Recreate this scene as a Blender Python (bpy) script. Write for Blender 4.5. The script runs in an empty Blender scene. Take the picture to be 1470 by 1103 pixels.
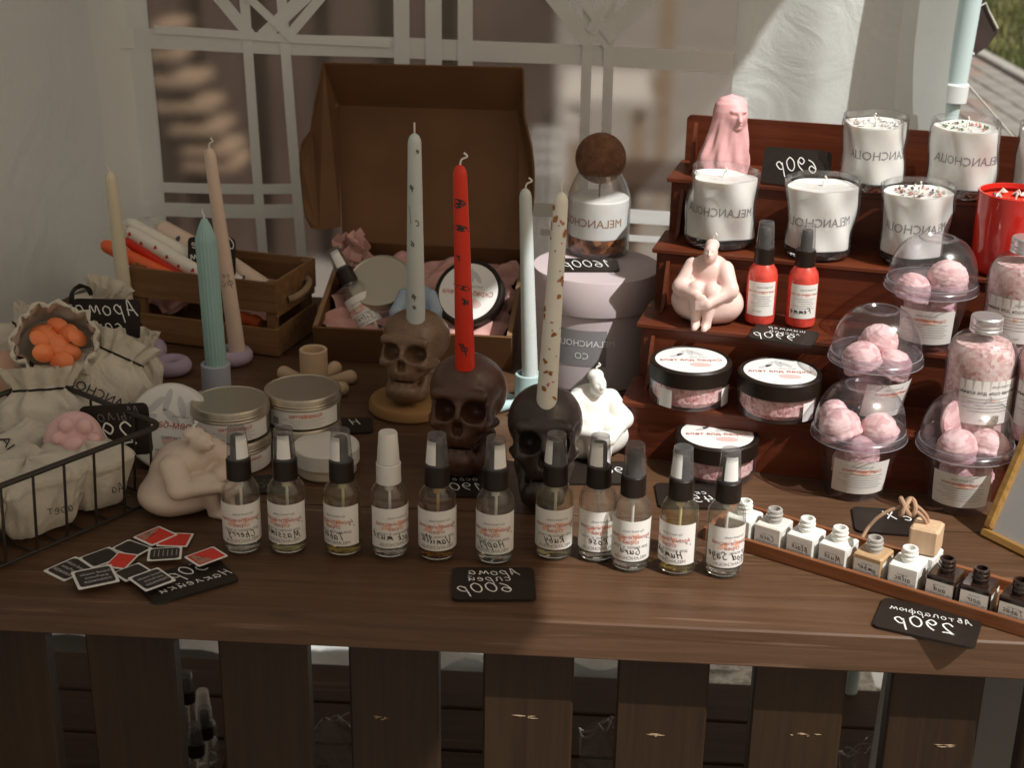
import bpy, bmesh, math, random
import numpy as np
from mathutils import Vector, Matrix
random.seed(7); np.random.seed(7)
scene = bpy.context.scene
COL = scene.collection
# ------------------------------------------------------------------ camera
F, CX, CY = 2123.0, 735.0, 551.5            # focal length and centre of a 1470 px wide frame
PITCH, YAW, ROLL = math.radians(21.5), math.radians(3.4), math.radians(0.9)
T = 0.80                                    # height of the counter top
fw = np.array([-math.sin(YAW)*math.cos(PITCH), math.cos(YAW)*math.cos(PITCH), -math.sin(PITCH)])
r0 = np.array([math.cos(YAW), math.sin(YAW), 0.0]); u0 = np.cross(r0, fw)
RV = math.cos(ROLL)*r0 + math.sin(ROLL)*u0; UV = -math.sin(ROLL)*r0 + math.cos(ROLL)*u0
CAM = np.array([0.060, -1.059, 1.426])
cd = bpy.data.cameras.new('camera'); cam = bpy.data.objects.new('camera', cd); COL.objects.link(cam)
cd.sensor_width = 36; cd.lens = F/1470*36; cd.clip_start = 0.05; cd.clip_end = 200
cam.matrix_world = Matrix(((RV[0], UV[0], -fw[0], CAM[0]), (RV[1], UV[1], -fw[1], CAM[1]), (RV[2], UV[2], -fw[2], CAM[2]), (0, 0, 0, 1)))
cd.dof.use_dof = True; cd.dof.focus_distance = 1.42; cd.dof.aperture_fstop = 10.0
scene.camera = cam
# ------------------------------------------------------------------ light
SUN = Vector((0.64, -0.48, 1.0)).normalized()
world = bpy.data.worlds.new('World'); scene.world = world; world.use_nodes = True
wn = world.node_tree; wn.nodes.clear()
wo = wn.nodes.new('ShaderNodeOutputWorld'); bg = wn.nodes.new('ShaderNodeBackground')
sky = wn.nodes.new('ShaderNodeTexSky'); sky.sky_type = 'NISHITA'; sky.sun_disc = False
sky.sun_elevation = math.asin(SUN.z); sky.sun_rotation = math.atan2(SUN.x, SUN.y)
sky.dust_density = 3.0; sky.ozone_density = 0.6
hs = wn.nodes.new('ShaderNodeHueSaturation'); hs.inputs['Saturation'].default_value = 0.35
wm = wn.nodes.new('ShaderNodeMix'); wm.data_type = 'RGBA'; wm.blend_type = 'MULTIPLY'; wm.inputs[0].default_value = 1.0
wm.inputs[7].default_value = (1.0, 0.82, 0.60, 1)
wn.links.new(sky.outputs[0], hs.inputs['Color']); wn.links.new(hs.outputs[0], wm.inputs[6])
wn.links.new(wm.outputs[2], bg.inputs[0]); bg.inputs[1].default_value = 0.088
wn.links.new(bg.outputs[0], wo.inputs[0])
sl = bpy.data.lights.new('sun', 'SUN'); so = bpy.data.objects.new('sun', sl); COL.objects.link(so)
sl.energy = 3.9; sl.angle = math.radians(0.55); sl.color = (1.0, 0.995, 0.96)
so.rotation_euler = SUN.to_track_quat('Z', 'Y').to_euler(); so.location = (3, -2, 5)
vs = scene.view_settings; vs.view_transform = 'Standard'; vs.look = 'None'; vs.exposure = 0.2; vs.gamma = 1.0; vs.use_curve_mapping = False
cy = scene.cycles
cy.max_bounces = 10; cy.transmission_bounces = 9; cy.transparent_max_bounces = 24; cy.glossy_bounces = 4; cy.diffuse_bounces = 3
cy.use_denoising = True; cy.caustics_reflective = False; cy.caustics_refractive = False; cy.sample_clamp_indirect = 4.0

# ------------------------------------------------------------------ geometry of the view: a point of a known plane
def _ray(px, py):
    d = fw*F + RV*(px-CX) - UV*(py-CY); return d/np.linalg.norm(d)
def at_z(px, py, z=T):
    d = _ray(px, py); return CAM + d*((z-CAM[2])/d[2])
def at_y(px, py, y):
    d = _ray(px, py); return CAM + d*((y-CAM[1])/d[1])
def base(px, py, r=0.0, z=T):
    """centre of a round foot whose nearest edge is seen at (px,py)"""
    p = at_z(px, py, z); h = p-CAM; h[2] = 0; h /= np.linalg.norm(h); return p+h*r
def V(p): return Vector((float(p[0]), float(p[1]), float(p[2])))

# ------------------------------------------------------------------ materials
MATS = {}
def mat(name, color=(.5,.5,.5), rough=.6, metal=0, var=0, vscale=20, bump=0, bscale=60, sss=0, sub=(1,.4,.25), spec=.5, coat=0, sheen=0, trans=0, ior=1.45, stretch=(1,1,1), alpha=1):
    if name in MATS: return MATS[name]
    m = bpy.data.materials.new(name); m.use_nodes = True; nt = m.node_tree; p = nt.nodes['Principled BSDF']
    p.inputs['Base Color'].default_value = (*color, 1); p.inputs['Roughness'].default_value = rough; p.inputs['Metallic'].default_value = metal
    p.inputs['Specular IOR Level'].default_value = spec; p.inputs['IOR'].default_value = ior; p.inputs['Alpha'].default_value = alpha
    if coat: p.inputs['Coat Weight'].default_value = coat; p.inputs['Coat Roughness'].default_value = .12
    if sheen: p.inputs['Sheen Weight'].default_value = sheen
    if trans: p.inputs['Transmission Weight'].default_value = trans
    if sss:
        p.inputs['Subsurface Weight'].default_value = sss; p.inputs['Subsurface Radius'].default_value = sub; p.inputs['Subsurface Scale'].default_value = .006
    if var or bump:
        tc = nt.nodes.new('ShaderNodeTexCoord'); mp = nt.nodes.new('ShaderNodeMapping'); mp.inputs['Scale'].default_value = stretch
        nt.links.new(tc.outputs['Object'], mp.inputs[0])
    if var:
        n = nt.nodes.new('ShaderNodeTexNoise'); n.inputs['Scale'].default_value = vscale; n.inputs['Detail'].default_value = 5
        nt.links.new(mp.outputs[0], n.inputs[0])
        cr = nt.nodes.new('ShaderNodeValToRGB'); e = cr.color_ramp.elements
        e[0].position = .3; e[1].position = .7
        e[0].color = (*[c*(1-var) for c in color], 1); e[1].color = (*[min(1, c*(1+var)) for c in color], 1)
        nt.links.new(n.outputs[0], cr.inputs[0]); nt.links.new(cr.outputs[0], p.inputs['Base Color'])
    if bump:
        b = nt.nodes.new('ShaderNodeTexNoise'); b.inputs['Scale'].default_value = bscale; b.inputs['Detail'].default_value = 6
        nt.links.new(mp.outputs[0], b.inputs[0]); bm = nt.nodes.new('ShaderNodeBump'); bm.inputs['Strength'].default_value = bump; bm.inputs['Distance'].default_value = .003
        nt.links.new(b.outputs[0], bm.inputs['Height']); nt.links.new(bm.outputs[0], p.inputs['Normal'])
    MATS[name] = m; return m
def wood(name, dark, light, rough=.5, axis=0, scale=1.0, wear=0, coat=0, bump=.25, spec=.3):
    """grain stretched along one axis of the piece"""
    m = bpy.data.materials.new(name); m.use_nodes = True; nt = m.node_tree; p = nt.nodes['Principled BSDF']; L = nt.links.new
    tc = nt.nodes.new('ShaderNodeTexCoord'); mp = nt.nodes.new('ShaderNodeMapping')
    s = [85*scale]*3; s[axis] = 3.6*scale; mp.inputs['Scale'].default_value = s
    oi = nt.nodes.new('ShaderNodeObjectInfo'); ad = nt.nodes.new('ShaderNodeVectorMath'); ad.operation = 'ADD'
    sc = nt.nodes.new('ShaderNodeMath'); sc.operation = 'MULTIPLY'; sc.inputs[1].default_value = 17
    L(oi.outputs['Random'], sc.inputs[0]); L(tc.outputs['Object'], ad.inputs[0]); L(sc.outputs[0], ad.inputs[1]); L(ad.outputs[0], mp.inputs[0])
    n1 = nt.nodes.new('ShaderNodeTexNoise'); n1.inputs['Scale'].default_value = 1; n1.inputs['Detail'].default_value = 14; n1.inputs['Roughness'].default_value = .68; n1.inputs['Distortion'].default_value = 1.0; L(mp.outputs[0], n1.inputs[0])
    n2 = nt.nodes.new('ShaderNodeTexNoise'); n2.inputs['Scale'].default_value = 5; n2.inputs['Detail'].default_value = 4; L(ad.outputs[0], n2.inputs[0])
    mx = nt.nodes.new('ShaderNodeMath'); mx.operation = 'MULTIPLY_ADD'; mx.inputs[1].default_value = .45; L(n2.outputs[0], mx.inputs[0]); L(n1.outputs[0], mx.inputs[2])
    cr = nt.nodes.new('ShaderNodeValToRGB'); e = cr.color_ramp.elements; e[0].position = .5; e[1].position = .92; e[0].color = (*dark, 1); e[1].color = (*light, 1)
    L(mx.outputs[0], cr.inputs[0]); out = cr.outputs[0]
    if wear:
        n3 = nt.nodes.new('ShaderNodeTexNoise'); n3.inputs['Scale'].default_value = 1.3; n3.inputs['Detail'].default_value = 9; L(mp.outputs[0], n3.inputs[0])
        c3 = nt.nodes.new('ShaderNodeValToRGB'); c3.color_ramp.elements[0].position = .62; c3.color_ramp.elements[1].position = .72; L(n3.outputs[0], c3.inputs[0])
        mm = nt.nodes.new('ShaderNodeMix'); mm.data_type = 'RGBA'; mm.inputs[7].default_value = (.34, .22, .15, 1)
        ml = nt.nodes.new('ShaderNodeMath'); ml.operation = 'MULTIPLY'; ml.inputs[1].default_value = wear; L(c3.outputs[0], ml.inputs[0])
        L(ml.outputs[0], mm.inputs[0]); L(out, mm.inputs[6]); out = mm.outputs[2]
    L(out, p.inputs['Base Color']); p.inputs['Roughness'].default_value = rough; p.inputs['Specular IOR Level'].default_value = spec
    if coat: p.inputs['Coat Weight'].default_value = coat; p.inputs['Coat Roughness'].default_value = .2
    bm = nt.nodes.new('ShaderNodeBump'); bm.inputs['Strength'].default_value = bump; bm.inputs['Distance'].default_value = .002; L(n1.outputs[0], bm.inputs['Height']); L(bm.outputs[0], p.inputs['Normal'])
    MATS[name] = m; return m
def clear(name, tint=(.97,.97,.97), refl=1.0, rough=.03, haze=0.0, hazecol=(.8,.8,.8), ior=1.45, edge=.35):
    """thin clear sheet: lets light straight through, mirrors at grazing angles, a little milky if haze"""
    m = bpy.data.materials.new(name); m.use_nodes = True; nt = m.node_tree; nt.nodes.clear(); L = nt.links.new
    o = nt.nodes.new('ShaderNodeOutputMaterial'); t = nt.nodes.new('ShaderNodeBsdfTransparent'); t.inputs[0].default_value = (*tint, 1)
    g = nt.nodes.new('ShaderNodeBsdfGlossy'); g.inputs['Roughness'].default_value = rough; g.inputs[0].default_value = (refl, refl, refl, 1)
    fr = nt.nodes.new('ShaderNodeFresnel'); ge = nt.nodes.new('ShaderNodeNewGeometry'); mi = nt.nodes.new('ShaderNodeMapRange')
    mi.inputs[3].default_value = ior; mi.inputs[4].default_value = 1/ior; L(ge.outputs['Backfacing'], mi.inputs[0]); L(mi.outputs[0], fr.inputs[0])   # a sheet mirrors alike from both sides
    lw = nt.nodes.new('ShaderNodeLayerWeight'); lw.inputs[0].default_value = .5; pw_ = nt.nodes.new('ShaderNodeMath'); pw_.operation = 'POWER'; pw_.inputs[1].default_value = 3.5; L(lw.outputs['Facing'], pw_.inputs[0])
    tm = nt.nodes.new('ShaderNodeMix'); tm.data_type = 'RGBA'; tm.inputs[6].default_value = (*tint, 1); tm.inputs[7].default_value = (*[c*edge for c in tint], 1); L(pw_.outputs[0], tm.inputs[0]); L(tm.outputs[2], t.inputs[0])
    mx = nt.nodes.new('ShaderNodeMixShader'); L(fr.outputs[0], mx.inputs[0]); L(t.outputs[0], mx.inputs[1]); L(g.outputs[0], mx.inputs[2]); out = mx.outputs[0]
    if haze:
        d = nt.nodes.new('ShaderNodeBsdfDiffuse'); d.inputs[0].default_value = (*hazecol, 1)
        tl = nt.nodes.new('ShaderNodeBsdfTranslucent'); tl.inputs[0].default_value = (*hazecol, 1)
        dm = nt.nodes.new('ShaderNodeMixShader'); dm.inputs[0].default_value = .4; L(d.outputs[0], dm.inputs[1]); L(tl.outputs[0], dm.inputs[2])
        tc = nt.nodes.new('ShaderNodeTexCoord'); n = nt.nodes.new('ShaderNodeTexNoise'); n.inputs['Scale'].default_value = 4; n.inputs['Detail'].default_value = 6; L(tc.outputs['Object'], n.inputs[0])
        mr = nt.nodes.new('ShaderNodeMapRange'); mr.inputs[1].default_value = .3; mr.inputs[2].default_value = .7; mr.inputs[3].default_value = haze*.6; mr.inputs[4].default_value = haze*1.4; L(n.outputs[0], mr.inputs[0])
        m2 = nt.nodes.new('ShaderNodeMixShader'); L(mr.outputs[0], m2.inputs[0]); L(out, m2.inputs[1]); L(dm.outputs[0], m2.inputs[2]); out = m2.outputs[0]
    L(out, o.inputs[0]); MATS[name] = m; return m
def film_skin(name, rough=.125, ior=1.3):
    m = bpy.data.materials.new(name); m.use_nodes = True; nt = m.node_tree; nt.nodes.clear()
    o = nt.nodes.new('ShaderNodeOutputMaterial'); r = nt.nodes.new('ShaderNodeBsdfRefraction'); r.inputs['Roughness'].default_value = rough; r.inputs['IOR'].default_value = ior; r.inputs[0].default_value = (.98,.97,.96,1)
    nt.links.new(r.outputs[0], o.inputs[0]); MATS[name] = m; return m
def fabric(name, color, transl=.3, bscale=900, bump=.2, crease=.5):
    m = bpy.data.materials.new(name); m.use_nodes = True; nt = m.node_tree; nt.nodes.clear(); L = nt.links.new
    o = nt.nodes.new('ShaderNodeOutputMaterial'); d = nt.nodes.new('ShaderNodeBsdfDiffuse'); t = nt.nodes.new('ShaderNodeBsdfTranslucent')
    tc = nt.nodes.new('ShaderNodeTexCoord'); n = nt.nodes.new('ShaderNodeTexNoise'); n.inputs['Scale'].default_value = 2.5; n.inputs['Detail'].default_value = 7; L(tc.outputs['Object'], n.inputs[0])
    cr = nt.nodes.new('ShaderNodeValToRGB'); cr.color_ramp.elements[0].position = .3; cr.color_ramp.elements[1].position = .7
    cr.color_ramp.elements[0].color = (*[c*.88 for c in color], 1); cr.color_ramp.elements[1].color = (*color, 1); L(n.outputs[0], cr.inputs[0])
    L(cr.outputs[0], d.inputs[0]); L(cr.outputs[0], t.inputs[0])
    b = nt.nodes.new('ShaderNodeTexNoise'); b.inputs['Scale'].default_value = bscale; b.inputs['Detail'].default_value = 3; L(tc.outputs['Object'], b.inputs[0])
    b2 = nt.nodes.new('ShaderNodeTexNoise'); b2.inputs['Scale'].default_value = 9 if bscale < 1000 else 30; b2.inputs['Detail'].default_value = 5; b2.inputs['Distortion'].default_value = 2; L(tc.outputs['Object'], b2.inputs[0])
    ma = nt.nodes.new('ShaderNodeMath'); ma.operation = 'MULTIPLY_ADD'; ma.inputs[1].default_value = .12*(2 if bscale > 1000 else 1); L(b.outputs[0], ma.inputs[0]); L(b2.outputs[0], ma.inputs[2])
    bm = nt.nodes.new('ShaderNodeBump'); bm.inputs['Strength'].default_value = crease; bm.inputs['Distance'].default_value = .006; L(ma.outputs[0], bm.inputs['Height']); L(bm.outputs[0], d.inputs['Normal'])
    mx = nt.nodes.new('ShaderNodeMixShader'); mx.inputs[0].default_value = transl; L(d.outputs[0], mx.inputs[1]); L(t.outputs[0], mx.inputs[2]); L(mx.outputs[0], o.inputs[0])
    MATS[name] = m; return m
def grains(name, c1, c2, scale=300, rough=.6, bump=.6, c3=None):
    """coarse crystals seen through a jar wall"""
    m = bpy.data.materials.new(name); m.use_nodes = True; nt = m.node_tree; p = nt.nodes['Principled BSDF']; L = nt.links.new
    tc = nt.nodes.new('ShaderNodeTexCoord'); v = nt.nodes.new('ShaderNodeTexVoronoi'); v.inputs['Scale'].default_value = scale; L(tc.outputs['Object'], v.inputs[0])
    n = nt.nodes.new('ShaderNodeTexNoise'); n.inputs['Scale'].default_value = 45; n.inputs['Detail'].default_value = 4; L(tc.outputs['Object'], n.inputs[0])
    sx = nt.nodes.new('ShaderNodeSeparateColor'); L(v.outputs['Color'], sx.inputs[0])
    ma = nt.nodes.new('ShaderNodeMath'); ma.operation = 'MULTIPLY_ADD'; ma.inputs[1].default_value = .55; L(sx.outputs[0], ma.inputs[0]); L(n.outputs[0], ma.inputs[2])
    cr = nt.nodes.new('ShaderNodeValToRGB'); e = cr.color_ramp.elements; e[0].position = .45; e[1].position = 1.0; e[0].color = (*c1, 1); e[1].color = (*c2, 1)
    if c3: x = e.new(.72); x.color = (*c3, 1)
    L(ma.outputs[0], cr.inputs[0]); L(cr.outputs[0], p.inputs['Base Color']); p.inputs['Roughness'].default_value = rough
    bm = nt.nodes.new('ShaderNodeBump'); bm.inputs['Strength'].default_value = bump; bm.inputs['Distance'].default_value = .002; L(sx.outputs[1], bm.inputs['Height']); L(bm.outputs[0], p.inputs['Normal'])
    MATS[name] = m; return m

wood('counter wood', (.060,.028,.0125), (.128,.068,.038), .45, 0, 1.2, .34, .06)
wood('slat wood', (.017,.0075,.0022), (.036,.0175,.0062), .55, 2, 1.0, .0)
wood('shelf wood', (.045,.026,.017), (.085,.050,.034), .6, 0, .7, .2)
wood('mahogany ply', (.066,.013,.005), (.160,.038,.014), .42, 0, .8, 0, .12)
wood('crate pine', (.13,.062,.024), (.28,.150,.066), .6, 0, .9, 0, 0)
wood('tray wood', (.15,.050,.019), (.31,.120,.050), .45, 0, .9, .1, .2)
wood('beech', (.52,.34,.21), (.66,.47,.31), .5, 2, 1.2, 0, 0, .1)
wood('gold frame', (.22,.11,.025), (.46,.26,.075), .35, 0, 1.0, 0, .4)
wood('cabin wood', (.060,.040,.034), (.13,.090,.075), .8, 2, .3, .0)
wood('step wood', (.26,.19,.135), (.38,.29,.21), .7, 0, .3, .0)
fabric('tent fabric', (.90,.93,.92), .42, crease=.9); fabric('roof fabric', (.80,.79,.75), .16); fabric('tent bar', (.95,.96,.95), .14, crease=.25)
fabric('cotton', (.88,.81,.69), .14, 1200, crease=1.0); fabric('canvas skirt', (.74,.76,.75), .35)
clear('film haze', (.80,.76,.73), .6, .15, .22, (.62,.58,.54)); film_skin('window film'); clear('clear plastic', (.96,.95,.97), 1, .20, .02, (.85,.83,.86), 1.6, edge=.70); clear('plastic rim', (.95,.93,.96), 1, .20, .05, (.8,.78,.82))
clear('rim edge', (.75,.73,.77), 1, .2, .30, (.85,.83,.87)); clear('ribbed plastic', (.92,.90,.91), 1, .20, .05, (.85,.8,.8)); clear('smoky cap', (.86,.85,.85), 1, .10, .15, (.50,.50,.51), edge=.6); clear('bag film', (.85,.82,.78), 1, .15, .12, (.6,.55,.5))
clear('bottle glass', (.98,.98,.97), 1, .13, .05, (.85,.80,.70), 1.5, edge=.72); clear('candle glass', (.96,.96,.97), 1, .12, .03, (.8,.8,.8), 1.65, edge=.25); mat('glass foot', (.93,.94,.95), .03, trans=1, ior=1.45); mat('red glass', (.60,.022,.014), .14, coat=.7)  # bottle glass: warm haze colour stands in for light refracted through the bottle
def liquid(name, c): return clear(name, tuple(.5+.5*q for q in c) if name == 'clear liquid' else c, .4, .05, edge=.85)
liquid('clear liquid', (.97,.96,.93)); liquid('pale liquid', (.94,.91,.78)); liquid('yellow liquid', (.90,.84,.58)); liquid('amber liquid', (.80,.63,.36))
mat('black plastic', (.016,.010,.007), .40, spec=.35, bump=.05, bscale=400); mat('grey sprayer', (.055,.050,.050), .35); mat('white plastic', (.68,.66,.62), .35, sss=.1)
mat('dip tube', (.75,.74,.70), .3, sss=.2)
mat('paper label', (.78,.76,.73), .55, var=.03, vscale=80); mat('paper white', (.80,.79,.77), .6, var=.02, vscale=60)
mat('black ink', (.03,.028,.03), .6); mat('grey ink', (.28,.27,.28), .6); mat('red ink', (.50,.09,.06), .6); mat('peach wash', (.80,.47,.37), .6); mat('leaf print', (.56,.56,.57), .6); mat('pink print', (.72,.50,.48), .6)
mat('chalk', (.84,.84,.82), .7); mat('faint chalk', (.16,.15,.14), .7); mat('chalkboard', (.020,.014,.011), .5, spec=.3, var=.15, vscale=60)
mat('tin metal', (.50,.45,.37), .38, metal=.9, bump=.05, bscale=300); mat('silver cap', (.72,.72,.73), .38, metal=.85)
def wax(name, c, sub=(1,.6,.4), sss=.35, rough=.42, var=.03): return mat(name, c, rough, var=var, vscale=25, bump=.12, bscale=90, sss=sss, sub=sub)
wax('cream wax', (.76,.69,.53)); wax('blush wax', (.74,.58,.48)); wax('teal wax', (.34,.53,.52)); wax('ice wax', (.60,.65,.64)); wax('red wax', (.72,.035,.012), sss=.15)
wax('orange wax', (.85,.16,.05), sss=.2); wax('white wax', (.82,.79,.71)); wax('milk wax', (.84,.84,.80), sss=.3); wax('beige soap', (.68,.56,.47)); wax('pink soap', (.79,.58,.53)); wax('blue wax', (.36,.45,.56))
mat('pink plaster', (.76,.42,.43), .5, var=.24, vscale=1.6, sss=.15, bump=.1); wax('paw pink', (.70,.45,.45)); wax('melt orange', (.92,.27,.10))
mat('plaster lilac', (.44,.35,.47), .75, var=.05, bump=.15, bscale=150); mat('plaster peach', (.60,.43,.28), .75, var=.06, bump=.15, bscale=150); mat('plaster grey', (.42,.44,.52), .7, var=.05); mat('plaster blue', (.45,.60,.60), .6, var=.05); mat('plaster ochre', (.36,.20,.075), .7, var=.1, bump=.1)
mat('tan skull', (.195,.118,.072), .34, var=.18, vscale=18, bump=.15, bscale=120, coat=.2); mat('brown skull', (.085,.036,.022), .33, var=.2, vscale=18, bump=.15, bscale=120, coat=.25); mat('black skull', (.036,.024,.021), .35, var=.35, vscale=25, bump=.2, bscale=120, coat=.35)
mat('wick', (.75,.72,.66), .8); mat('card inside', (.130,.058,.021), .75, var=.14, vscale=14, bump=.08, bscale=300); mat('card edge', (.26,.15,.08), .8)
mat('pink tissue', (.52,.29,.26), .8, var=.12, vscale=20, bump=.4, bscale=30); mat('white tissue', (.62,.52,.45), .8, var=.08, bump=.4, bscale=30)
mat('gift card', (.58,.485,.50), .6, var=.03); mat('gift label', (.26,.24,.25), .6); mat('cork', (.165,.075,.040), .9, var=.30, vscale=120, bump=.7, bscale=400)
grains('coffee beans', (.05,.014,.006), (.42,.16,.045), 170, .35, 1.0, (.14,.045,.014)); grains('pink salt', (.42,.12,.12), (.86,.62,.60), 330, .5, .8, (.70,.38,.37)); grains('pale salt', (.55,.28,.27), (.88,.74,.72), 260, .5, .7, (.76,.52,.50))
grains('scrub red', (.55,.09,.07), (.85,.30,.24), 220, .4, .3, (.68,.13,.10)); mat('red liquid', (.62,.065,.045), .25, var=.25, vscale=120, coat=.6)
grains('bath bomb', (.58,.34,.35), (.80,.58,.58), 150, .8, .6, (.72,.47,.48)); grains('granite', (.32,.31,.29), (.66,.65,.62), 160, .8, .4)
mat('black wire', (.022,.016,.013), .45); mat('black ribbon', (.018,.014,.012), .75, bump=.4, bscale=500); mat('rope', (.30,.21,.13), .9, bump=.6, bscale=400); mat('leather cord', (.40,.25,.16), .6, bump=.3, bscale=300); mat('gold rope', (.35,.22,.08), .7)
mat('tube steel', (.56,.70,.72), .35, var=.04, vscale=6); mat('joint plastic', (.72,.76,.77), .5); mat('guy line', (.75,.73,.68), .7); mat('dark leather', (.040,.024,.022), .5, var=.3, vscale=20); mat('rust cloth', (.18,.06,.035), .8, var=.4, vscale=60)
mat('frosted bottle', (.74,.71,.66), .45, sss=.2); mat('white bottle', (.82,.83,.80), .30, sss=.15); mat('tan bottle', (.50,.33,.18), .35, sss=.1); mat('dark bottle', (.022,.011,.008), .12, coat=.5); mat('clear neck', (.75,.72,.68), .15, trans=.5, ior=1.4)
mat('paver', (.24,.225,.21), .9, var=.16, vscale=3, bump=.3, bscale=120); mat('paver pink', (.25,.19,.165), .9, var=.12, vscale=4, bump=.3, bscale=120); mat('kerb stone', (.33,.32,.30), .9, var=.1, bump=.3); mat('soil', (.07,.06,.035), 1, var=.3, vscale=30)
mat('blade green', (.085,.115,.028), .7, var=.4, vscale=5); mat('blade dry', (.24,.22,.09), .8, var=.3, vscale=5)
mat('sticker red', (.66,.045,.030), .45, var=.05); mat('sticker black', (.030,.024,.022), .45); mat('sticker tan', (.42,.21,.15), .5); mat('art grey', (.42,.43,.44), .3, var=.05, coat=.5); mat('art yellow', (.62,.33,.035), .3, var=.06, coat=.5)
mat('herb green', (.08,.17,.07), .8); mat('petal', (.50,.20,.17), .8); mat('dried petal', (.36,.15,.045), .8, var=.3); mat('stamp ink', (.08,.075,.08), .7); mat('plush', (.60,.38,.28), .95, var=.08, bump=.5); mat('heart red', (.50,.03,.03), .5); mat('amethyst', (.13,.09,.12), .4, var=.4); mat('quartz', (.62,.55,.50), .4)
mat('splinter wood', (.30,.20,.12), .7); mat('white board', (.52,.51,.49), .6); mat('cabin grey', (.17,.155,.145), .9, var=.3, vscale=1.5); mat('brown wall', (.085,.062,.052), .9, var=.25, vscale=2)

# ------------------------------------------------------------------ mesh helpers
class MB:
    def __init__(s): s.v, s.f, s.m, s.mats, s.sm = [], [], [], [], []
    def mi(s, m):
        m = MATS[m]
        if m not in s.mats: s.mats.append(m)
        return s.mats.index(m)
    def add(s, vs, fs, m, smooth=True):
        o = len(s.v); s.v += [tuple(map(float, v)) for v in vs]; k = s.mi(m)
        for f in fs: s.f.append(tuple(i+o for i in f)); s.m.append(k); s.sm.append(smooth)
        return s
    def box(s, lo, hi, m, bev=0.0):
        x0,y0,z0 = lo; x1,y1,z1 = hi
        if bev <= 0:
            vs = [(x0,y0,z0),(x1,y0,z0),(x1,y1,z0),(x0,y1,z0),(x0,y0,z1),(x1,y0,z1),(x1,y1,z1),(x0,y1,z1)]
            return s.add(vs, [(0,3,2,1),(4,5,6,7),(0,1,5,4),(1,2,6,5),(2,3,7,6),(3,0,4,7)], m, False)
        b = bev; vs = []
        for z, i in ((z0, b), (z0+b, 0), (z1-b, 0), (z1, b)):
            for (x, y) in ((x0+i+b,y0+i),(x1-i-b,y0+i),(x1-i,y0+i+b),(x1-i,y1-i-b),(x1-i-b,y1-i),(x0+i+b,y1-i),(x0+i,y1-i-b),(x0+i,y0+i+b)): vs.append((x,y,z))
        fs = [tuple(range(7,-1,-1)), tuple(range(24,32))]
        for k in range(3):
            for j in range(8): fs.append((k*8+j, k*8+(j+1)%8, k*8+8+(j+1)%8, k*8+8+j))
        return s.add(vs, fs, m, False)
    def lathe(s, prof, m, n=32, c=(0,0,0), smooth=True, cap0=True, cap1=True, fn=None):
        vs, fs = [], []
        for (r, z) in prof:
            for j in range(n):
                a = 2*math.pi*j/n; rr = r if fn is None else fn(r, z, a)
                vs.append((c[0]+rr*math.cos(a), c[1]+rr*math.sin(a), c[2]+z))
        for k in range(len(prof)-1):
            for j in range(n):
                fs.append((k*n+j, k*n+(j+1)%n, (k+1)*n+(j+1)%n, (k+1)*n+j))
        if cap0 and prof[0][0] > 0: fs.append(tuple(range(n-1,-1,-1)))
        if cap1 and prof[-1][0] > 0: fs.append(tuple((len(prof)-1)*n+j for j in range(n)))
        return s.add(vs, fs, m, smooth)
    def tube(s, pts, r, m, n=8, close=False):
        P = [Vector(p) for p in pts]; N = len(P); vs, fs = [], []
        R = r if hasattr(r, '__len__') else [r]*N; prev = None
        for i, p in enumerate(P):
            a = P[(i-1) % N] if (close or i > 0) else P[i]; b = P[(i+1) % N] if (close or i < N-1) else P[i]
            d = (b-a).normalized()
            if prev is None: u = d.cross(Vector((0,0,1))) if abs(d.z) < .9 else d.cross(Vector((1,0,0)))
            else: u = prev - d*prev.dot(d)
            u.normalize(); prev = u; w = d.cross(u)
            for j in range(n):
                t = 2*math.pi*j/n; vs.append(p+(u*math.cos(t)+w*math.sin(t))*R[i])
        for i in range(N if close else N-1):
            for j in range(n): fs.append((i*n+j, i*n+(j+1)%n, ((i+1)%N)*n+(j+1)%n, ((i+1)%N)*n+j))
        if not close: fs += [tuple(range(n-1,-1,-1)), tuple((N-1)*n+j for j in range(n))]
        return s.add(vs, fs, m, True)
    def prism(s, poly, z0, z1, m, fn=lambda x,y,z:(x,y,z)):
        n = len(poly); vs = [fn(x,y,z0) for x,y in poly]+[fn(x,y,z1) for x,y in poly]
        return s.add(vs, [tuple(range(n-1,-1,-1)), tuple(range(n,2*n))]+[(j,(j+1)%n,n+(j+1)%n,n+j) for j in range(n)], m, False)
    def sheet(s, nu, nv, fn, m, close=False):
        vs = [fn(i/nu, j/nv) for j in range(nv+1) for i in range(nu+1)]
        fs = [(j*(nu+1)+i, j*(nu+1)+i+1, (j+1)*(nu+1)+i+1, (j+1)*(nu+1)+i) for j in range(nv) for i in range(nu)]
        return s.add(vs, fs, m, True)
    def build(s, name, parent=None, loc=None, rot=None, sharp=35):
        me = bpy.data.meshes.new(name); me.from_pydata(s.v, [], s.f)
        for m in s.mats: me.materials.append(m)
        me.polygons.foreach_set('material_index', s.m); me.polygons.foreach_set('use_smooth', s.sm); me.update()
        if any(s.sm): me.set_sharp_from_angle(angle=math.radians(sharp))
        return link(name, me, parent, loc, rot)
def link(name, me, parent=None, loc=None, rot=None):
    o = bpy.data.objects.new(name, me); COL.objects.link(o)
    if parent is not None: o.parent = parent
    if loc is not None: o.location = loc
    if rot is not None: o.rotation_euler = rot
    return o
def thing(name, label, cat, loc=(0,0,0), rot=(0,0,0), group=None):
    o = bpy.data.objects.new(name, None); COL.objects.link(o); o.empty_display_size = .02
    o.location = loc; o.rotation_euler = rot; o['label'] = label; o['category'] = cat
    if group: o['group'] = group
    return o
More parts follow.
